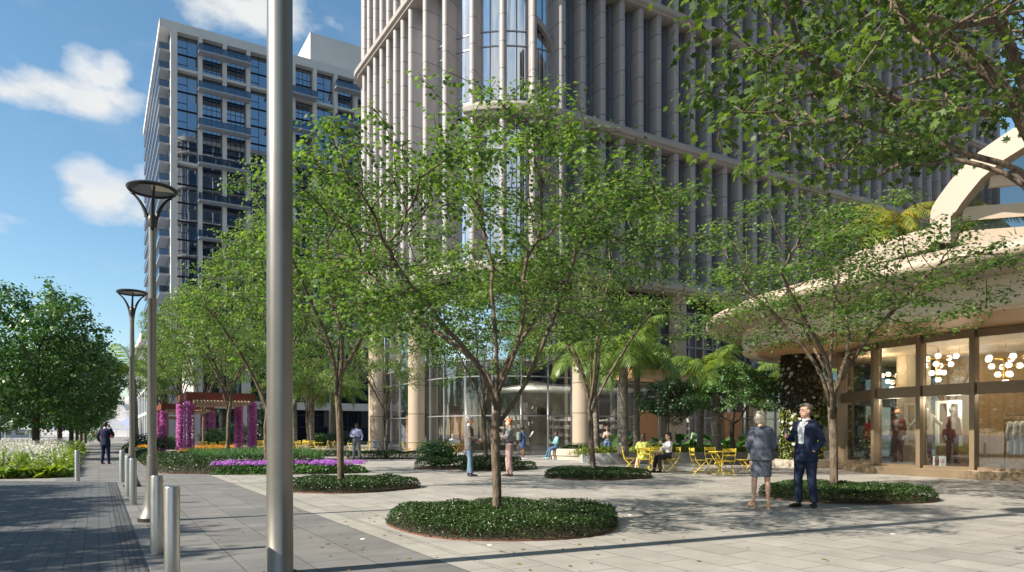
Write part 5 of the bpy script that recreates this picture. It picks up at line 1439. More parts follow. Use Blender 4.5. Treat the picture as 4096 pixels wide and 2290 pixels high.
# tables left of the tower
for a in [('ty',300,46,.3,'left yellow table of the cluster seen right of the big lamp post'),('cy',296,48,1.8,'yellow chair behind the left table of the cluster'),
          ('cy',307,45.2,facing(.1,1),'front yellow chair at the left table of the cluster'),('ty',318,45.6,.8,'middle yellow table of the cluster beside the thin maple'),
          ('cy',312,47.8,2.9,'yellow chair behind the middle table of the cluster'),('cy',325,47.2,facing(-1,0),'yellow chair right of the middle table of the cluster'),
          ('ty',293.5,53,.3,'farthest yellow table of the cluster by the palms'),('cy',302,53.5,2.0,'farthest yellow chair of the cluster by the palms'),
          ('ty',336,48.5,.8,'yellow table behind the leaning maple trunk'),('cy',331,50,1.2,'yellow chair left of the leaning maple trunk, far row'),
          ('cy',343,42.5,facing(1,.2),'yellow chair directly right of the leaning maple trunk'),('ty',353,42.0,.3,'yellow table partly behind the man in the lilac shirt'),
          ('cy',365.5,41.6,facing(-1,.1),'yellow chair at the foot of the left tower pillar'),
          ('cy',406.5,40.8,facing(1,.0),'yellow chair inside the gap left of the middle tower pillar'),('ty',419.5,39.3,.3,'yellow table before the middle tower pillar'),
          ('cy',424.5,38.8,facing(-1,.2),'yellow chair behind the round leafy shrub'),
          ('ty',209,38.6,.2,'left yellow table under the near pergola'),('cy',203,40.6,3.0,'yellow chair behind the left table under the pergola'),
          ('cy',216,37.8,facing(.4,1),'yellow chair at the right of the left pergola table'),('cy',194.5,38.2,facing(1,0),'yellow chair left of the left pergola table'),
          ('cy',222.5,41.5,facing(-.4,.6),'yellow chair standing alone in the middle of the pergola'),('ty',243.5,40.0,.2,'right yellow table under the near pergola'),
          ('cy',233.5,41.0,facing(.9,.3),'yellow chair left of the right pergola table'),('cy',256,38.8,facing(-1,.2),'yellow chair right of the last magenta post'),
          ('ty',260.5,48.0,.3,'yellow table behind the big lamp post'),('cy',258,50.0,.5,'yellow chair at the table behind the big lamp post'),('cy',264.5,47,.5+2,'yellow chair tucked at the table behind the big lamp post')]:
    k_, u, D, rz, lab = a; furn(k_, u, D, rz, lab, GT if k_ == 'ty' else GC)
for a in [('td',339,44.5,.3,'dark table behind the leaning maple'),('cd',333,43.5,facing(1,0),'dark chair left of the leaning maple'),('cd',345,46.0,facing(-1,0),'dark chair right of the leaning maple'),
          ('td',379.5,43.2,.3,'dark table before the glass between the tower pillars'),('cd',375,44.0,2.5,'dark chair left of the table between the tower pillars'),('cd',388.5,42.0,facing(-1,.2),'dark chair in front of the orange door'),
          ('td',178,52,.4,'dark table behind the first magenta post'),('cd',173,53,.9,'dark chair behind the first magenta post')]:
    k_, u, D, rz, lab = a; furn(k_, u, D, rz, lab, 'dark blue folding tables' if k_ == 'td' else 'dark blue folding chairs')
furn('ty', 456.5, 37.6, facing(1,0), 'yellow table under the laptop of the blonde woman', GT)
furn('cy', 452.0, 38.6, facing(.3,-1), 'yellow chair under the blonde woman with the laptop', GC)
# ================================================================== PEOPLE
def skinmat(name, col): 
    m, n, l, p = newmat(name); p.inputs['Base Color'].default_value = tuple(col)+(1,); p.inputs['Roughness'].default_value = .5
    p.inputs['Subsurface Weight'].default_value = .12; p.inputs['Subsurface Radius'].default_value = (.02,.008,.005); p.inputs['Subsurface Scale'].default_value = 1; return m
SK = {'light': skinmat('fair skin', (.68,.41,.30)), 'tan': skinmat('tanned skin', (.54,.31,.20)), 'brown': skinmat('brown skin', (.16,.075,.04)), 'deep': skinmat('dark brown skin', (.10,.045,.025)), 'mann': mat('grey mannequin finish', (.5,.5,.5), .3, var=.02)}
EYEW = mat('eye white', (.7,.7,.68), .3, var=0); EYED = mat('dark eye', (.03,.02,.015), .3, var=0); LIP = mat('lips', (.42,.14,.12), .45, var=.02)
def cloth(name, col, rough=.85, var=.12, sc=14, bump=.35): return mat(name, col, rough, var=var, scale=sc, bump=bump, bscale=22, spec=.25)
def vox(b, name, mats, parent, size=.014, smooth=3, keep=None):
    """fuse the pieces of b into one continuous surface"""
    tmp = b.build(name+'_tmp', mats[0] if isinstance(mats, (list,tuple)) else mats)
    rm = tmp.modifiers.new('r', 'REMESH'); rm.mode = 'VOXEL'; rm.voxel_size = size; rm.use_smooth_shade = True
    if smooth: sm = tmp.modifiers.new('s', 'SMOOTH'); sm.iterations = smooth; sm.factor = .5
    dg = bpy.context.evaluated_depsgraph_get(); me = bpy.data.meshes.new_from_object(tmp.evaluated_get(dg)); me.name = name
    me.materials.clear()
    for m in (mats if isinstance(mats, (list,tuple)) else [mats]): me.materials.append(m)
    old = tmp.data; bpy.data.objects.remove(tmp); bpy.data.meshes.remove(old)
    if keep and keep.v:                         # fine pieces (fingers, eyes) joined onto the same mesh
        vs_ = [tuple(v.co) for v in me.vertices]; fs = [tuple(p.vertices) for p in me.polygons]; base = len(vs_); mi = [0]*len(fs)
        m2 = bpy.data.meshes.new(name); m2.from_pydata(vs_+keep.v, [], fs+[tuple(i+base for i in f) for f in keep.f])
        for m in me.materials: m2.materials.append(m)
        m2.polygons.foreach_set('material_index', mi+keep.m); m2.polygons.foreach_set('use_smooth', [True]*len(m2.polygons)); bpy.data.meshes.remove(me); me = m2; me.update()
    return link(name, me, parent)
def ring(c, rx, ry, n=16, tw=0.0, p=2.0):
    out = []
    for k in range(n):
        a = 2*math.pi*k/n; cx, sy = math.cos(a), math.sin(a)
        x = math.copysign(abs(cx)**(2/p), cx)*rx; y = math.copysign(abs(sy)**(2/p), sy)*ry
        out.append(Vector((c[0]+x*math.cos(tw)-y*math.sin(tw), c[1]+x*math.sin(tw)+y*math.cos(tw), c[2])))
    return out
def V_(*a): return Vector(a)
STAND = dict(pelvis=(0,0,.94), waist=(0,.0,1.09), chest=(0,0,1.29), neck=(0,-.015,1.46), head=(0,.015,1.625),
    shL=(-.168,-.01,1.40), shR=(.168,-.01,1.40), elL=(-.215,-.03,1.12), elR=(.215,-.03,1.12), wrL=(-.225,.07,.885), wrR=(.225,.07,.885),
    hiL=(-.088,0,.92), hiR=(.088,0,.92), knL=(-.10,.02,.50), knR=(.10,.02,.50), anL=(-.105,-.02,.085), anR=(.105,-.02,.085), toeL=(-.125,.155,.03), toeR=(.125,.155,.03))
def seated(seat=.47):
    j = dict(STAND); dz = seat+.09-.94
    for k in ('pelvis','waist','chest','neck','head','shL','shR','elL','elR','wrL','wrR','hiL','hiR'): a = j[k]; j[k] = (a[0], a[1], a[2]+dz)
    j.update(knL=(-.10,.42,seat+.06), knR=(.10,.42,seat+.06), anL=(-.11,.40,.085), anR=(.11,.40,.085), toeL=(-.12,.56,.03), toeR=(.12,.56,.03)); return j
def person(loc, yaw, h, label, J=None, skin='light', hair=(.1,.05,.03), hairstyle='short', top=None, topname='shirt', sleeve=1.0, bottom=None, bottomname='trousers', shoes=None, build=1.0, female=False,
           jacket=None, hands=(True,True), headyaw=0.0, group=None, skirt_len=None, hem=None, cat='person', name='person', fingers=.5, belt=None, shoetype='flat', headnod=0.0, vox_=.0135, hat=None, collar=None):
    j = dict(STAND); j.update(J or {}); j = {k: Vector(v) for k, v in j.items()}; sc = h/1.75
    r = empty(name, loc, yaw, label, cat, group); r.scale = (sc, sc, sc)
    sw = build*(.94 if female else 1.0)
    if female:
        for k, f in (('shL',.88),('shR',.88),('elL',.93),('elR',.93),('hiL',1.05),('hiR',1.05)):
            if not (J and k in J): j[k].x *= f
    hd = j['head']; Rz = Matrix.Rotation(headyaw, 4, 'Z') @ Matrix.Rotation(headnod, 4, 'X')
    def hp(x, y, z): return hd+Rz @ Vector((x, y, z))
    # --- body
    b = MB(); keep = MB()
    b.ell(hd+Rz @ V_(0,-.008,.03), .077,.097,.098, 16, 12, M=Rz)
    b.ell(hp(0,.022,-.045), .058,.072,.068, 14, 10, M=Rz); b.ell(hp(0,.058,-.088), .026,.028,.024, 10, 8, M=Rz)
    b.tube([hp(0,.083,.03), hp(0,.104,-.006), hp(0,.112,-.022), hp(0,.088,-.034)], [.010,.013,.016,.010], 8)
    b.ell(hp(0,.09,-.058), .023,.012,.009, 8, 6, M=Rz)
    for s in (-1,1):
        b.ell(hp(s*.079,-.005,-.005), .010,.02,.032, 8, 8, M=Rz); b.ell(hp(s*.034,.075,.038), .026,.012,.009, 8, 6, M=Rz)
        keep.ell(hp(s*.031,.083,.008), .013,.008,.0075, 8, 6, 1, M=Rz); keep.ell(hp(s*.031,.0895,.008), .006,.003,.0062, 8, 6, 2, M=Rz)
        keep.tube([hp(s*.017,.093,.032), hp(s*.033,.092,.036), hp(s*.05,.082,.031)], [.003,.0042,.0025], 6, 4)
    keep.tube([hp(-.022,.0985,-.059), hp(0,.1025,-.057), hp(.022,.0985,-.059)], [.002,.0052,.002], 6, 3, flat=.9)
    nk = j['neck']; b.tube([nk-V_(0,0,.05), nk+V_(0,.0,.03), hp(0,-.012,-.06)], [.066*sw,.054*sw,.052], 14)
    ch, wa, pe = j['chest'], j['waist'], j['pelvis']
    up = (nk-pe).normalized()
    twist = math.atan2((j['shR']-j['shL']).y, (j['shR']-j['shL']).x)
    cw, ww, hw = (.145,.118,.165) if female else (.168,.142,.152)
    fat = build-1
    def torso(b, g=0.0, z_lo=-1, flare=0.0, top_=True, cutneck=0.0):
        rs = []
        if top_: rs += [ring(nk+V_(0,-.005,-.015-cutneck), .062+g*.6, .056+g*.6, tw=twist), ring(nk.lerp(ch,.22), .118*sw+g, .078+g*.7, tw=twist), ring(nk.lerp(ch,.45), .165*sw+g, .098*build+g, tw=twist, p=2.3)]
        if top_: rs += [ring(ch, cw*sw+g, .112*build+g, tw=twist, p=2.3), ring(ch.lerp(wa,.5), (cw*.5+ww*.5)*sw+g, .103*build+fat*.05+g, p=2.2)]
        rs += [ring(wa, ww*sw+g+fat*.03, (.092*build)+fat*.09+g, p=2.2)]
        if z_lo >= 0: rs += [ring(wa.lerp(pe,.55), (ww*.4+hw*.6)*sw+g+flare*.5, .1*build+g+fat*.05, p=2.2), ring(pe+V_(0,0,-.03), hw*sw+g+flare, .112*build+g, p=2.2)]
        if z_lo > 0: rs += [ring(pe+V_(0,0,-.03-z_lo), hw*sw+g+flare*1.6, .114*build+g+flare*.4, p=2.2)]
        b.loft(list(reversed(rs)), True)
        if top_:
            for S in 'LR': s_ = j['sh'+S]; b.tube([nk.lerp(s_,.12)+V_(0,0,-.03), nk.lerp(s_,.6)+V_(0,0,-.008), s_+V_(0,0,-.006)], [.045+g,.047+g,.05+g], 10)
    torso(b, 0, 0)
    if female: 
        for s in (-1,1): b.ell(ch+V_(s*.065,.085,-.02), .06,.05,.058, 10, 8)
    def arm(b, S, g=0.0, frac=1.0):
        s, e, w = j['sh'+S], j['el'+S], j['wr'+S]; k = .9 if female else 1.0
        pts = [s+(s-e).normalized()*.0, s.lerp(e,.35), e]; rd = [.058*k+g,.05*k+g,.041*k+g]
        if frac > .5: q = (frac-.5)*2; pts += [e.lerp(w,.3*q), e.lerp(w,q)]; rd += [.041*k+g, (.041-.014*q)*k+g*(1 if frac < 1 else .9)]
        b.tube(pts, rd, 12); b.ell(s, .054*k+g, .054*k+g, .052*k+g, 12, 8)
    for S in 'LR': arm(b, S)
    for S, on in zip('LR', hands):
        if not on: continue
        s_ = -1 if S == 'L' else 1
        w = j['wr'+S]; d = (w-j['el'+S]).normalized(); inward = V_(-s_,0,0); inward = (inward-d*inward.dot(d)).normalized(); n_ = d.cross(inward).normalized()
        fw = n_ if n_.y > 0 else -n_                     # thumb side (front)
        cp = w+d*.05
        Mx = Matrix((tuple(fw)+(0,), tuple(inward)+(0,), tuple(d)+(0,), (0,0,0,1))).transposed()
        b.ell(cp, .04, .02, .052, 12, 8, M=Mx)
        for i, L in enumerate((.07,.08,.076,.06)):
            o0 = w+d*.085+fw*(.03-.02*i); q1 = o0+d*L*.45+inward*L*.12*fingers*2; q2 = q1+(d*(1-fingers*.8)+inward*fingers).normalized()*L*.34; q3 = q2+(d*(.6-fingers)+inward*fingers*1.2).normalized()*L*.26
            keep.tube([o0-d*.02, o0, q1, q2, q3], [.0095,.0092,.0085,.0078,.0055], 8)
        t0 = w+d*.03+fw*.03; keep.tube([t0, t0+fw*.022+d*.022, t0+fw*.03+d*.046+inward*.012, t0+fw*.027+d*.066+inward*.02], [.012,.0105,.0095,.006], 8)
    kf = .93 if female else 1.0
    for S in 'LR':
        hi, kn, an, to = j['hi'+S], j['kn'+S], j['an'+S], j['toe'+S]
        b.tube([hi+V_(0,0,.04), hi.lerp(kn,.3), hi.lerp(kn,.8), kn, kn.lerp(an,.28)+V_(0,-.012,0), kn.lerp(an,.7), an], [.088*build,.083*build,.058,.054*kf,.056*kf,.038*kf,.034*kf], 14)
        b.tube([an+V_(0,-.035,-.045), an+V_(0,.02,-.045), an.lerp(to,.6)+V_(0,0,-.012), to], [.032,.036,.032,.022], 10, flat=.8)
    BROW = mat('brow', tuple(c*.6 for c in hair), .8, var=0)
    vox(b, 'body', [SK[skin], EYEW if skin != 'mann' else SK[skin], EYED if skin != 'mann' else SK[skin], LIP if skin != 'mann' else SK[skin], BROW if skin != 'mann' else SK[skin]], r, vox_, 2, keep)
    # --- hair
    if hairstyle != 'none':
        hm = mat('hair', hair, .55, var=.35, scale=30, stretch=(1,1,.15), bump=.5, bscale=60)
        b = MB(); b.ell(hd+Rz @ V_(0,-.018,.045), .084,.101,.094, 18, 12, M=Rz)
        cut = lambda co: True
        if hairstyle in ('short','cropped'): b.ell(hp(0,-.05,.0), .075,.065,.075, 14, 10, M=Rz)
        if hairstyle == 'short': b.ell(hp(.01,.055,.098), .058,.04,.028, 12, 8, M=Rz)
        if hairstyle == 'bob':
            b.ell(hp(0,-.03,-.015), .104,.098,.115, 16, 10, M=Rz)
            for s in (-1,1): b.ell(hp(s*.068,.012,-.035), .03,.05,.085, 10, 8, M=Rz)
        if hairstyle == 'long':
            b.ell(hp(0,-.055,-.08), .09,.058,.19, 16, 10, M=Rz)
            for s in (-1,1): b.ell(hp(s*.07,.0,-.09), .028,.045,.14, 10, 8, M=Rz)
        if hairstyle == 'bun': b.ell(hp(0,-.09,.11), .05,.05,.05, 12, 8, M=Rz); b.ell(hp(0,-.05,.0), .075,.06,.07, 12, 8, M=Rz)
        if hairstyle == 'afro': b.ell(hp(0,-.04,.05), .12,.12,.115, 16, 12, M=Rz); b.ell(hp(0,-.11,.03), .07,.06,.07, 12, 8, M=Rz)
        ho = vox(b, 'hair', [hm], r, .009, 1)
        me = ho.data; inv = Rz.inverted()          # comb the face free: push front-of-face vertices back inside the head
        for v in me.vertices:
            q = inv @ (v.co-hd)
            lim = .056 if hairstyle != 'afro' else .05
            if q.y > .02 and q.z < lim+.02 and abs(q.x) < .068: v.co = hd+Rz @ Vector((q.x*.8, min(q.y, .02), q.z))
            else:
                nzv = noise.noise(Vector((q.x*60, q.y*60, q.z*14)))*.004; v.co += (v.co-hd).normalized()*nzv
    if hat:
        b = MB(); b.lathe([(.001,.165),(.06,.165),(.085,.15),(.092,.075),(.16,.06),(.165,.052),(.09,.062)], tuple(hd), 24); b.build('hat', hat, r, smooth=True)
    # --- clothes
    if bottom is not None:
        b = MB()
        if bottomname == 'skirt':
            zl = skirt_len or .47; rs = []
            if (j['knL'].y > .3):
                rs = None; b.tube([pe+V_(0,-.02,.03), (j['hiL']+j['hiR'])/2+V_(0,.08,.0), (j['knL']+j['knR'])/2+V_(0,-.08,.01)], [.15,.14,.12], 16, flat=.7); torso(b, .014, 0, top_=False)
            else:
                b.loft([ring((0,0,zl), .178, .125, p=2.4), ring((0,0,zl+.12), .186, .13, p=2.3), ring((0,0,zl+.3), .19,.132, p=2.3), ring(pe+V_(0,0,-.03), hw*sw+.022,.13, p=2.3), ring(wa+V_(0,0,-.01), ww*sw+.02,.105)], True)
        else:
            lo = hem or 0.04
            for S in 'LR':
                hi, kn, an = j['hi'+S], j['kn'+S], j['an'+S]
                end = kn.lerp(an, 1-lo)
                b.tube([hi+V_(0,0,.05), hi.lerp(kn,.3), hi.lerp(kn,.8), kn, kn.lerp(end,.5), end+V_(0,.0,.04), end+V_(0,.005,.0)], [.102*build,.098*build,.078,.073,.066,.06,.064], 16)
            torso(b, .016, 0, top_=False)
            b.ell(pe+V_(0,-.03,-.05), .14*sw,.1,.09, 14, 8)
        bo = vox(b, bottomname, [bottom], r, .0125, 2)
        for v in bo.data.vertices:
            v.co += Vector((noise.noise(v.co*9), noise.noise(v.co*9+V_(5,0,0)), 0))*.005+Vector((0,0,1))*noise.noise(V_(v.co.x*20,v.co.y*20,v.co.z*5))*.002
    if top is not None:
        b = MB(); torso(b, .014, 0 if not jacket else 0, top_=True)
        if female:
            for s in (-1,1): b.ell(ch+V_(s*.065,.09,-.02), .068,.058,.066, 10, 8)
        if not jacket and sleeve > 0:
            for S in 'LR': arm(b, S, .012, sleeve)
        if skirt_len and bottomname == 'none': b.loft([ring((0,0,skirt_len), .185,.14), ring((0,0,skirt_len+.25),.19,.14), ring(wa,.15*sw+.01,.12)], True)
        to_ = vox(b, topname, [top], r, .012, 2)
        for v in to_.data.vertices: v.co += (noise.noise(v.co*11)*.006)*Vector((1,1,0))
        if collar or topname == 'shirt':
            b = MB()
            b.lathe([(.066,.0),(.07,.035),(.062,.04),(.058,.0)], (nk.x, nk.y+.002, nk.z+.0), 18); b.build('collar', collar or top, r, smooth=True)
    if jacket is not None:
        b = MB(); torso(b, .026, .13 if not female else .04, flare=.012)
        if female:
            for s in (-1,1): b.ell(ch+V_(s*.065,.095,-.02), .075,.062,.07, 10, 8)
        for S in 'LR': arm(b, S, .016, .97)
        jo = vox(b, 'jacket', [jacket], r, .0125, 2)
        wdt = .03; bm_ = []
        for v in jo.data.vertices:
            q = v.co; fz = (q.z-pe.z)/(nk.z-pe.z)
            v.co += (noise.noise(v.co*9)*.007)*Vector((1,1,0))+Vector((0,0,noise.noise(V_(q.x*16,q.y*16,q.z*6))*.004))
            if q.y > .05 and abs(q.x) < (.072 if not female else .03)*(.45+.6*max(0, fz)) and q.z > pe.z+.02 and not (abs(q.x) > .15): bm_.append(v.index)   # open front shows the shirt
        import bmesh
        if bm_:
            bx = bmesh.new(); bx.from_mesh(jo.data); bx.verts.ensure_lookup_table(); bmesh.ops.delete(bx, geom=[bx.verts[i_] for i_ in bm_], context='VERTS'); bx.to_mesh(jo.data); bx.free()
        b = MB()
        for s in ():       # lapels
            b.add([(nk.x+s*.05, nk.y+.06, nk.z-.02),(nk.x+s*.095, ch.y+.115*build, nk.z-.13),(wa.x+s*.035, wa.y+.135*build+fat*.08, wa.z+.06),(wa.x+s*.018, wa.y+.137*build+fat*.08, wa.z+.05),(nk.x+s*.045, ch.y+.125*build, nk.z-.1)], [(0,1,2,3,4)])
            b.add([(nk.x+s*.05, nk.y+.075, nk.z-.02),(nk.x+s*.095, ch.y+.13*build, nk.z-.13),(wa.x+s*.035, wa.y+.147*build+fat*.08, wa.z+.06),(wa.x+s*.018, wa.y+.149*build+fat*.08, wa.z+.05),(nk.x+s*.045, ch.y+.139*build, nk.z-.1)], [(4,3,2,1,0)])
        cr_ = []
        for k in range(13):
            a = math.radians(-20-140*k/12); cr_.append([(nk.x+math.cos(a)*q_, nk.y+.0+math.sin(a)*q_*.95, nk.z+z_+.012*abs(k-6)/6*-2) for q_, z_ in ((.084,-.03),(.08,.022),(.07,.026),(.066,-.02))])
        b.loft(cr_, True); b.build('lapel', jacket, r, smooth=True)
    if shoes is not None:
        for S in 'LR':
            an, to = j['an'+S], j['toe'+S]; b = MB(); dirv = Vector((to.x-an.x, to.y-an.y, 0)).normalized()
            if shoetype == 'heel':
                b.tube([an-dirv*.03+V_(0,0,-.0), an+dirv*.03+V_(0,0,-.02), an+dirv*.1+V_(0,0,-.055)+V_(0,0,.0), Vector((to.x,to.y,.018))+dirv*.0], [.034,.037,.038,.022], 12, flat=.7)
                so_ = vox(b, 'shoe', [shoes], r, .009, 1)
                hb_ = MB(); c_ = an-dirv*.045; hb_.loft([ring((c_.x,c_.y,.0),.022,.024), ring((c_.x,c_.y,.05),.026,.028), ring((c_.x,c_.y,an.z-.015),.032,.036)], True); hb_.build('heel', shoes, so_, smooth=True, ang=40)
                continue
            b.tube([an-dirv*.05+V_(0,0,-.045), an+V_(0,0,-.04), an.lerp(to,.6)+V_(0,0,-.005), to+dirv*.02+V_(0,0,.005)], [.036,.042,.041,.027], 12, flat=.85)
            b.tube([an+V_(0,0,.02), an+V_(0,.005,-.05)], [.04,.042], 12)
            if shoetype == 'boot': b.tube([an+V_(0,0,.08), an+V_(0,0,-.03)], [.05,.05], 12)
            so_ = vox(b, 'shoe', [shoes], r, .01, 1)
            for v in so_.data.vertices: v.co.z = max(v.co.z, .004)
    if belt:
        b = MB(); b.lathe([(ww*sw+.02,-.02),(ww*sw+.025,-.02),(ww*sw+.025,.02),(ww*sw+.02,.02)], (wa.x,wa.y,wa.z-.05), 24)
        for v_i in range(len(b.v)): x, y, z = b.v[v_i]; b.v[v_i] = (x, y*.75, z)
        b.build('belt', belt, r, smooth=True)
    return r
def held(name, p, label, cat):
    pass
def face_dir(lat, dep): return facing(lat, dep)
def place(u, v): q = gr(u, v); return (q.x, q.y, 0)
grey_suit = cloth('grey blue suit cloth', (.115,.13,.165)); navy = cloth('navy suit cloth', (.018,.028,.06)); wshirt = cloth('white shirt cloth', (.75,.76,.78)); blkshoe = mat('black shoe leather', (.015,.015,.016), .35)
nude = mat('tan leather', (.62,.36,.2), .4)
# woman in the grey suit, seen from behind
person(place(761, 508.5), face_dir(.18,1), 1.70, 'woman in grey blue skirt suit with short blonde hair and tan heels, back to us', female=True, build=1.2, skin='light', hair=(.60,.52,.40), hairstyle='bob',
       top=cloth('grey top', (.3,.3,.32)), topname='blouse', jacket=grey_suit, bottom=grey_suit, bottomname='skirt', skirt_len=.575, shoes=nude, shoetype='heel', headyaw=-.75, vox_=.012,
       J=dict(anL=(-.135,-.03,.125), anR=(.125,-.02,.125), toeL=(-.22,.10,.02), toeR=(.15,.13,.02), knL=(-.115,.0,.50), knR=(.11,.0,.5), elL=(-.225,.0,1.12), elR=(.225,.0,1.12), wrL=(-.15,.2,1.0), wrR=(.16,.22,.98)), hands=(True,True))
# man in the navy suit
mn = person(place(806, 508.0), face_dir(-.8,-.45), 1.83, 'man in navy suit and white shirt holding a phone, one hand in his pocket', skin='light', hair=(.16,.13,.11), hairstyle='short', build=1.08,
       top=wshirt, jacket=navy, bottom=navy, shoes=blkshoe, headyaw=-.15, vox_=.012,
       J=dict(elR=(.25,.06,1.15), wrR=(.17,.27,1.20), elL=(-.27,-.06,1.13), wrL=(-.2,.07,.95), anL=(-.12,-.05,.085), anR=(.1,.06,.085), toeL=(-.15,.13,.03), toeR=(.12,.25,.03), knL=(-.11,.0,.5), knR=(.1,.07,.5)), hands=(False,True), fingers=.75)
def thing_at(root, local, name, label, cat, build_fn):
    w = Matrix.Translation(root.location) @ Matrix.Rotation(root.rotation_euler.z, 4, 'Z') @ Matrix.Scale(root.scale[0], 4) @ Vector(local)
    o_ = empty(name, w, root.rotation_euler.z, label, cat); build_fn(o_); return o_
def phone_fn(o_, m=None):
    b = MB(); b.cbox(-.036,.036,-.005,.005,-.07,.07,.003); b.build('body', M['black'] if m is None else m, o_); b = MB(); b.box(-.032,.032,.0052,.0058,-.064,.064); b.build('screen', M['lensdark'], o_)
thing_at(mn, (.13,.345,1.235), 'phone', 'dark phone held up by the man in the navy suit', 'phone', phone_fn)
# man in the grey blazer
blz = cloth('grey tweed', (.13,.115,.11)); jean = cloth('faded jeans', (.13,.20,.29), var=.3, sc=5)
person(place(469.5, 476.6), face_dir(1,.05), 1.84, 'grey haired man in grey blazer and faded jeans gesturing to the right', skin='light', hair=(.22,.22,.23), hairstyle='short', top=cloth('pale blue shirt', (.45,.55,.68)), jacket=blz, bottom=jean, shoes=blkshoe,
       J=dict(elR=(.24,.02,1.13), wrR=(.2,.26,1.07), elL=(-.24,-.02,1.13), wrL=(-.16,.2,1.02), anL=(-.1,-.02,.085), anR=(.1,.05,.085), toeR=(.13,.22,.03)))
# redhead man
person(place(509.5, 476.6), face_dir(-1,-.1), 1.77, 'redhead man with crossed arms in grey shirt and dusty pink trousers', skin='light', hair=(.42,.14,.045), hairstyle='short', top=cloth('grey shirt cloth', (.26,.25,.27)), bottom=cloth('dusty pink chinos', (.42,.29,.27)), hem=.12, shoes=mat('plum leather shoe', (.09,.045,.05), .5), belt=M['black'],
       J=dict(elL=(-.22,.1,1.16), wrL=(.06,.2,1.2), elR=(.22,.1,1.16), wrR=(-.06,.23,1.16), anL=(-.07,-.05,.085), anR=(.08,.03,.085), knL=(-.08,.0,.5), knR=(.08,.05,.5), toeR=(.1,.2,.03), toeL=(-.09,.12,.03)))
# woman with the tablet
tw = person(place(523, 459.6), face_dir(1,.25), 1.70, 'woman in short navy dress with backpack holding up a tablet by the glass', female=True, skin='brown', hair=(.02,.015,.012), hairstyle='afro', top=cloth('navy dress', (.03,.06,.16)), topname='dress', sleeve=.45, bottomname='none', skirt_len=.62, shoes=mat('white trainers', (.7,.7,.7), .6), vox_=.016,
       J=dict(elR=(.2,.12,1.18), wrR=(.12,.33,1.25), elL=(-.18,.12,1.18), wrL=(-.06,.33,1.22)))
def tab_fn(o_): b = MB(); b.cbox(-.12,.12,-.005,.005,-.16,.16,.003, M=Matrix.Rotation(-.6,4,'X')); b.build('body', M['white'], o_)
thing_at(tw, (.03,.44,1.33), 'tablet', 'white tablet in the raised hands of the woman in the navy dress', 'tablet', tab_fn)
def bp_fn(o_):
    b = MB(); b.cbox(-.15,.15,-.1,.08,-.22,.22,.05); b.build('bag_body', cloth('grey green bag', (.16,.2,.19)), o_); b = MB()
    for s in (-1,1): b.tube([(s*.1,.08,.18),(s*.12,.2,.25),(s*.13,.24,.1),(s*.12,.1,-.18)], .014, 6)
    b.build('strap', M['black'], o_)
thing_at(tw, (0,-.22,1.22), 'backpack', 'grey green backpack worn by the woman with the tablet', 'backpack', bp_fn)
# girl on the bench
pb2 = at(556.5, 35.1)
gj = seated(.56); gj.update(elR=(.19,.08,.85), wrR=(.1,.3,.88), elL=(-.19,.08,.85), wrL=(-.08,.3,.86), knL=(-.09,.4,.52), knR=(.09,.42,.54), anL=(-.1,.5,.085), anR=(.08,.56,.085), toeL=(-.1,.66,.03), toeR=(.1,.72,.03))
gl = person((pb2.x,pb2.y,.03), face_dir(-1,-.35), 1.66, 'girl in teal top and jeans sitting on the cream bench with a phone', J=gj, female=True, skin='brown', hair=(.02,.014,.012), hairstyle='bun', top=cloth('teal knit', (.2,.42,.45)), bottom=cloth('blue jeans', (.06,.12,.2)), shoes=mat('pale teal trainers', (.4,.6,.6), .6), vox_=.016)
thing_at(gl, (.0,.4,.96), 'phone', 'phone in the hands of the girl on the bench', 'phone', lambda o_: phone_fn(o_, M['white']))
# man with the cup
mc = person(place(356.5, 459.6), face_dir(.12,-1), 1.86, 'man in lilac shirt and grey trousers holding a blue cup', skin='deep', hair=(.012,.01,.01), hairstyle='cropped', top=cloth('lilac shirt', (.50,.48,.72)), bottom=cloth('grey trousers', (.17,.18,.19)), belt=M['black'], shoes=blkshoe, build=1.08, vox_=.016,
       J=dict(elR=(.28,.03,1.13), wrR=(.09,.21,1.09), elL=(-.27,-.02,1.12), wrL=(-.24,.06,.93), anL=(-.15,0,.085), anR=(.13,0,.085), toeL=(-.18,.15,.03), toeR=(.17,.16,.03), knL=(-.13,.02,.5), knR=(.11,.02,.5)))
def cup_fn(o_): b = MB(); b.lathe([(.0,-.05),(.032,-.05),(.038,.05),(.034,.05),(.03,-.04),(.0,-.04)], n=16); b.build('body', mat('teal cup', (.02,.12,.2), .4), o_)
thing_at(mc, (.0,.27,1.1), 'cup', 'dark teal cup held by the man in the lilac shirt', 'cup', cup_fn)
# man on the phone, from behind
mp_ = person(place(105.5, 464.3), face_dir(-.05,1), 1.82, 'man in dark navy suit walking away down the path with a phone at his ear', skin='tan', hair=(.015,.012,.012), hairstyle='cropped', top=wshirt, jacket=cloth('deep navy cloth', (.012,.016,.045)), bottom=cloth('deep navy trousers', (.012,.018,.05)), shoes=blkshoe, vox_=.016, headyaw=.15,
       J=dict(elR=(.33,.03,1.16), wrR=(.15,.1,1.5), elL=(-.31,-.03,1.14), wrL=(-.27,.08,.93), anL=(-.13,-.02,.085), anR=(.12,.02,.085)))
thing_at(mp_, (.105,.07,1.58), 'phone', 'phone at the ear of the man walking down the path', 'phone', phone_fn)
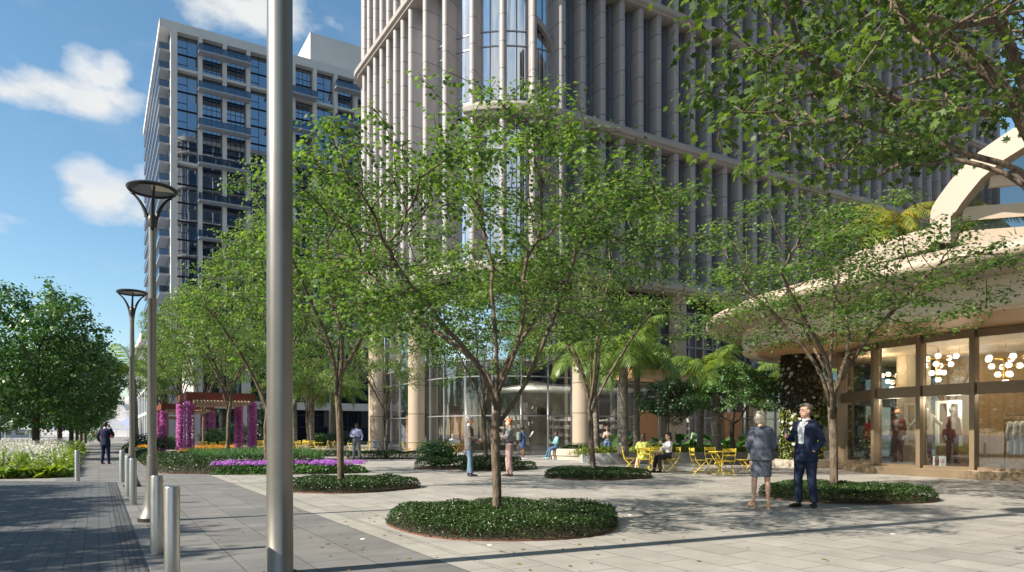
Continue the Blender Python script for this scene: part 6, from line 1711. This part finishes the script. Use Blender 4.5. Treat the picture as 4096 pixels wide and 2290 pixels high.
# blonde with laptop
bp_ = at(453, 38.3); bj = seated(.46); bj.update(elR=(.22,.1,.82), wrR=(.1,.3,.78), elL=(-.22,.1,.82), wrL=(-.1,.3,.78))
person((bp_.x,bp_.y,0), face_dir(.25,-1), 1.68, 'blonde woman in white cardigan working on a laptop behind the leafy shrub', J=bj, female=True, skin='light', hair=(.62,.55,.42), hairstyle='long', top=cloth('white cardigan', (.72,.72,.72)), bottom=cloth('black leggings', (.02,.02,.025)), shoes=blkshoe, headnod=-.25, vox_=.018)
lt = at(457, 37.5); o_ = empty('laptop', (lt.x,lt.y,.746), face_dir(-.1,1), 'open silver laptop on the yellow table', 'laptop')
b = MB(); b.cbox(-.16,.16,-.11,.11,0,.014,.004); b.build('body', M['steel'], o_); b = MB(); b.cbox(-.16,.16,-.005,.005,0,.22,.003, M=Matrix.Translation((0,-.112,.014)) @ Matrix.Rotation(.2,4,'X')); b.build('screen', M['steel'], o_)
# seated women
p1 = at(643.3, 22.95); j1 = seated(.47); j1.update(elR=(.23,.06,.86), wrR=(.16,.28,.80), elL=(-.23,.06,.86), wrL=(-.16,.27,.80), knL=(-.14,.4,.54), knR=(-.02,.42,.58), anL=(-.26,.30,.1), anR=(-.2,.36,.12), toeL=(-.32,.42,.03), toeR=(-.3,.5,.05))
w1 = person((p1.x,p1.y,.0), face_dir(.1,1), 1.68, 'woman in lime green suit with long brown hair seated with her back to us', J=j1, female=True, skin='light', hair=(.10,.05,.035), hairstyle='long', top=cloth('lime blouse', (.58,.62,.16)), jacket=cloth('lime green suit', (.58,.62,.17)), bottom=cloth('lime skirt', (.58,.62,.17)), bottomname='skirt', shoes=nude, shoetype='heel', headyaw=-.25)
p2 = at(668.5, 23.3); j2 = seated(.47); j2.update(elR=(.24,.1,.84), wrR=(.14,.3,.70), elL=(-.22,.12,.86), wrL=(-.12,.28,1.0), anL=(-.1,.36,.085), anR=(.08,.5,.085), toeL=(-.11,.5,.03), toeR=(.09,.65,.03))
person((p2.x,p2.y,.0), face_dir(-1,-.25), 1.70, 'woman in white blouse and black trousers seated facing left', J=j2, female=True, skin='light', hair=(.015,.012,.014), hairstyle='bun', top=cloth('white blouse', (.74,.75,.78)), topname='blouse', bottom=cloth('black trousers', (.018,.02,.024)), hem=.2, shoes=blkshoe, shoetype='boot', headyaw=.15)
# behind the planter
q = at(607.5, 33.0)
person((q.x,q.y,0), face_dir(-.3,-1), 1.68, 'woman in denim overalls standing behind the planter left of the thick palm', female=True, skin='light', hair=(.3,.13,.05), hairstyle='bun', top=cloth('striped cream shirt', (.35,.28,.25)), bottom=cloth('denim overalls', (.06,.12,.22)), shoes=blkshoe, vox_=.018,
       J=dict(elR=(.2,.08,1.15), wrR=(.08,.2,1.3), elL=(-.2,.08,1.12), wrL=(-.1,.2,1.2)))
q = at(624, 32.6)
ms = person((q.x,q.y,0), face_dir(.2,-1), 1.80, 'man in blue shirt carrying shopping bags, mostly behind the thick palm trunk', skin='tan', hair=(.1,.05,.03), top=cloth('bright blue shirt', (.08,.17,.5)), bottom=cloth('dark trousers', (.03,.03,.04)), shoes=blkshoe, vox_=.018,
       J=dict(elR=(.34,.0,1.13), wrR=(.44,.0,.93), elL=(-.34,.0,1.13), wrL=(-.44,.0,.93)))
for s, lab in ((-1,'brown paper bag right of the thick palm'),(1,'dark paper bag left of the thick palm')):
    def sb(o_, s=s):
        b = MB(); b.box(-.13,.13,-.06,.06,-.34,0); b.build('body', mat('paper', (.45,.3,.18) if s < 0 else (.05,.05,.06), .8), o_); b = MB()
        b.tube([(-.07,0,0),(-.05,0,.14),(.05,0,.14),(.07,0,0)], .006, 5); b.build('handle', M['black'], o_)
    thing_at(ms, (s*.45,.02,.80), 'shopping_bag', lab, 'shopping bag', sb)
# woman walking in the shade
person(place(838, 464.6), face_dir(-.75,-.6), 1.72, 'woman in tan sleeveless top and jeans walking in the shade by the shop corner', female=True, skin='tan', hair=(.2,.1,.05), hairstyle='bun', top=cloth('tan top', (.3,.24,.13)), sleeve=0, bottom=cloth('washed jeans', (.08,.11,.17)), shoes=mat('brown shoes', (.1,.06,.04), .6), vox_=.016,
       J=dict(anL=(-.1,-.28,.12), knL=(-.1,-.02,.5), toeL=(-.11,-.14,.03), anR=(.1,.25,.085), knR=(.1,.16,.51), toeR=(.12,.42,.05), elR=(.22,.08,1.13), wrR=(.16,.25,1.22), wrL=(-.25,.12,.9)))
# figure inside the shop, put there for a person mirrored in the glass
person((23.95,14.75,.28), face_dir(-.3,-.5), 1.7, 'person in red jacket placed inside the shop as a reflection in the corner window', female=True, skin='tan', hair=(.1,.04,.02), hairstyle='long', top=cloth('red jacket', (.45,.04,.05)), bottom=cloth('brown trousers', (.1,.04,.03)), shoes=blkshoe, vox_=.02)
# mannequins
def mannequin(u, x, dz, yaw, label, coatm, hatm, J=None, h=1.76):
    y = x/ratio(u); return person((x,y,.28+dz), yaw, h, label, J=J, skin='mann', hairstyle='none', top=cloth('grey jumper', (.32,.27,.26)), jacket=coatm, bottom=cloth('brown trousers', (.16,.07,.06)), shoes=blkshoe, hat=hatm, cat='mannequin', name='mannequin', vox_=.016, group='mannequins in the shop window')
mar = cloth('maroon coat cloth', (.15,.05,.045))
mannequin(898, 23.1, .05, face_dir(-.85,-.5), 'mannequin in dark maroon coat and brown hat at the left of the window', mar, mat('brown felt', (.4,.2,.12), .8))
mannequin(926, 23.6, .22, face_dir(-.3,-1), 'mannequin in grey coat with arms spread behind the window post', cloth('grey brown coat', (.32,.28,.24)), mat('pink felt', (.5,.35,.28), .8), J=dict(elL=(-.36,.0,1.17), wrL=(-.52,.1,1.0), elR=(.36,0,1.17), wrR=(.52,.1,1.0)))
mannequin(952, 23.2, .08, face_dir(-.2,-1), 'mannequin in long rust maroon coat and pale hat right of the window post', mar, mat('pale felt', (.6,.58,.54), .8))
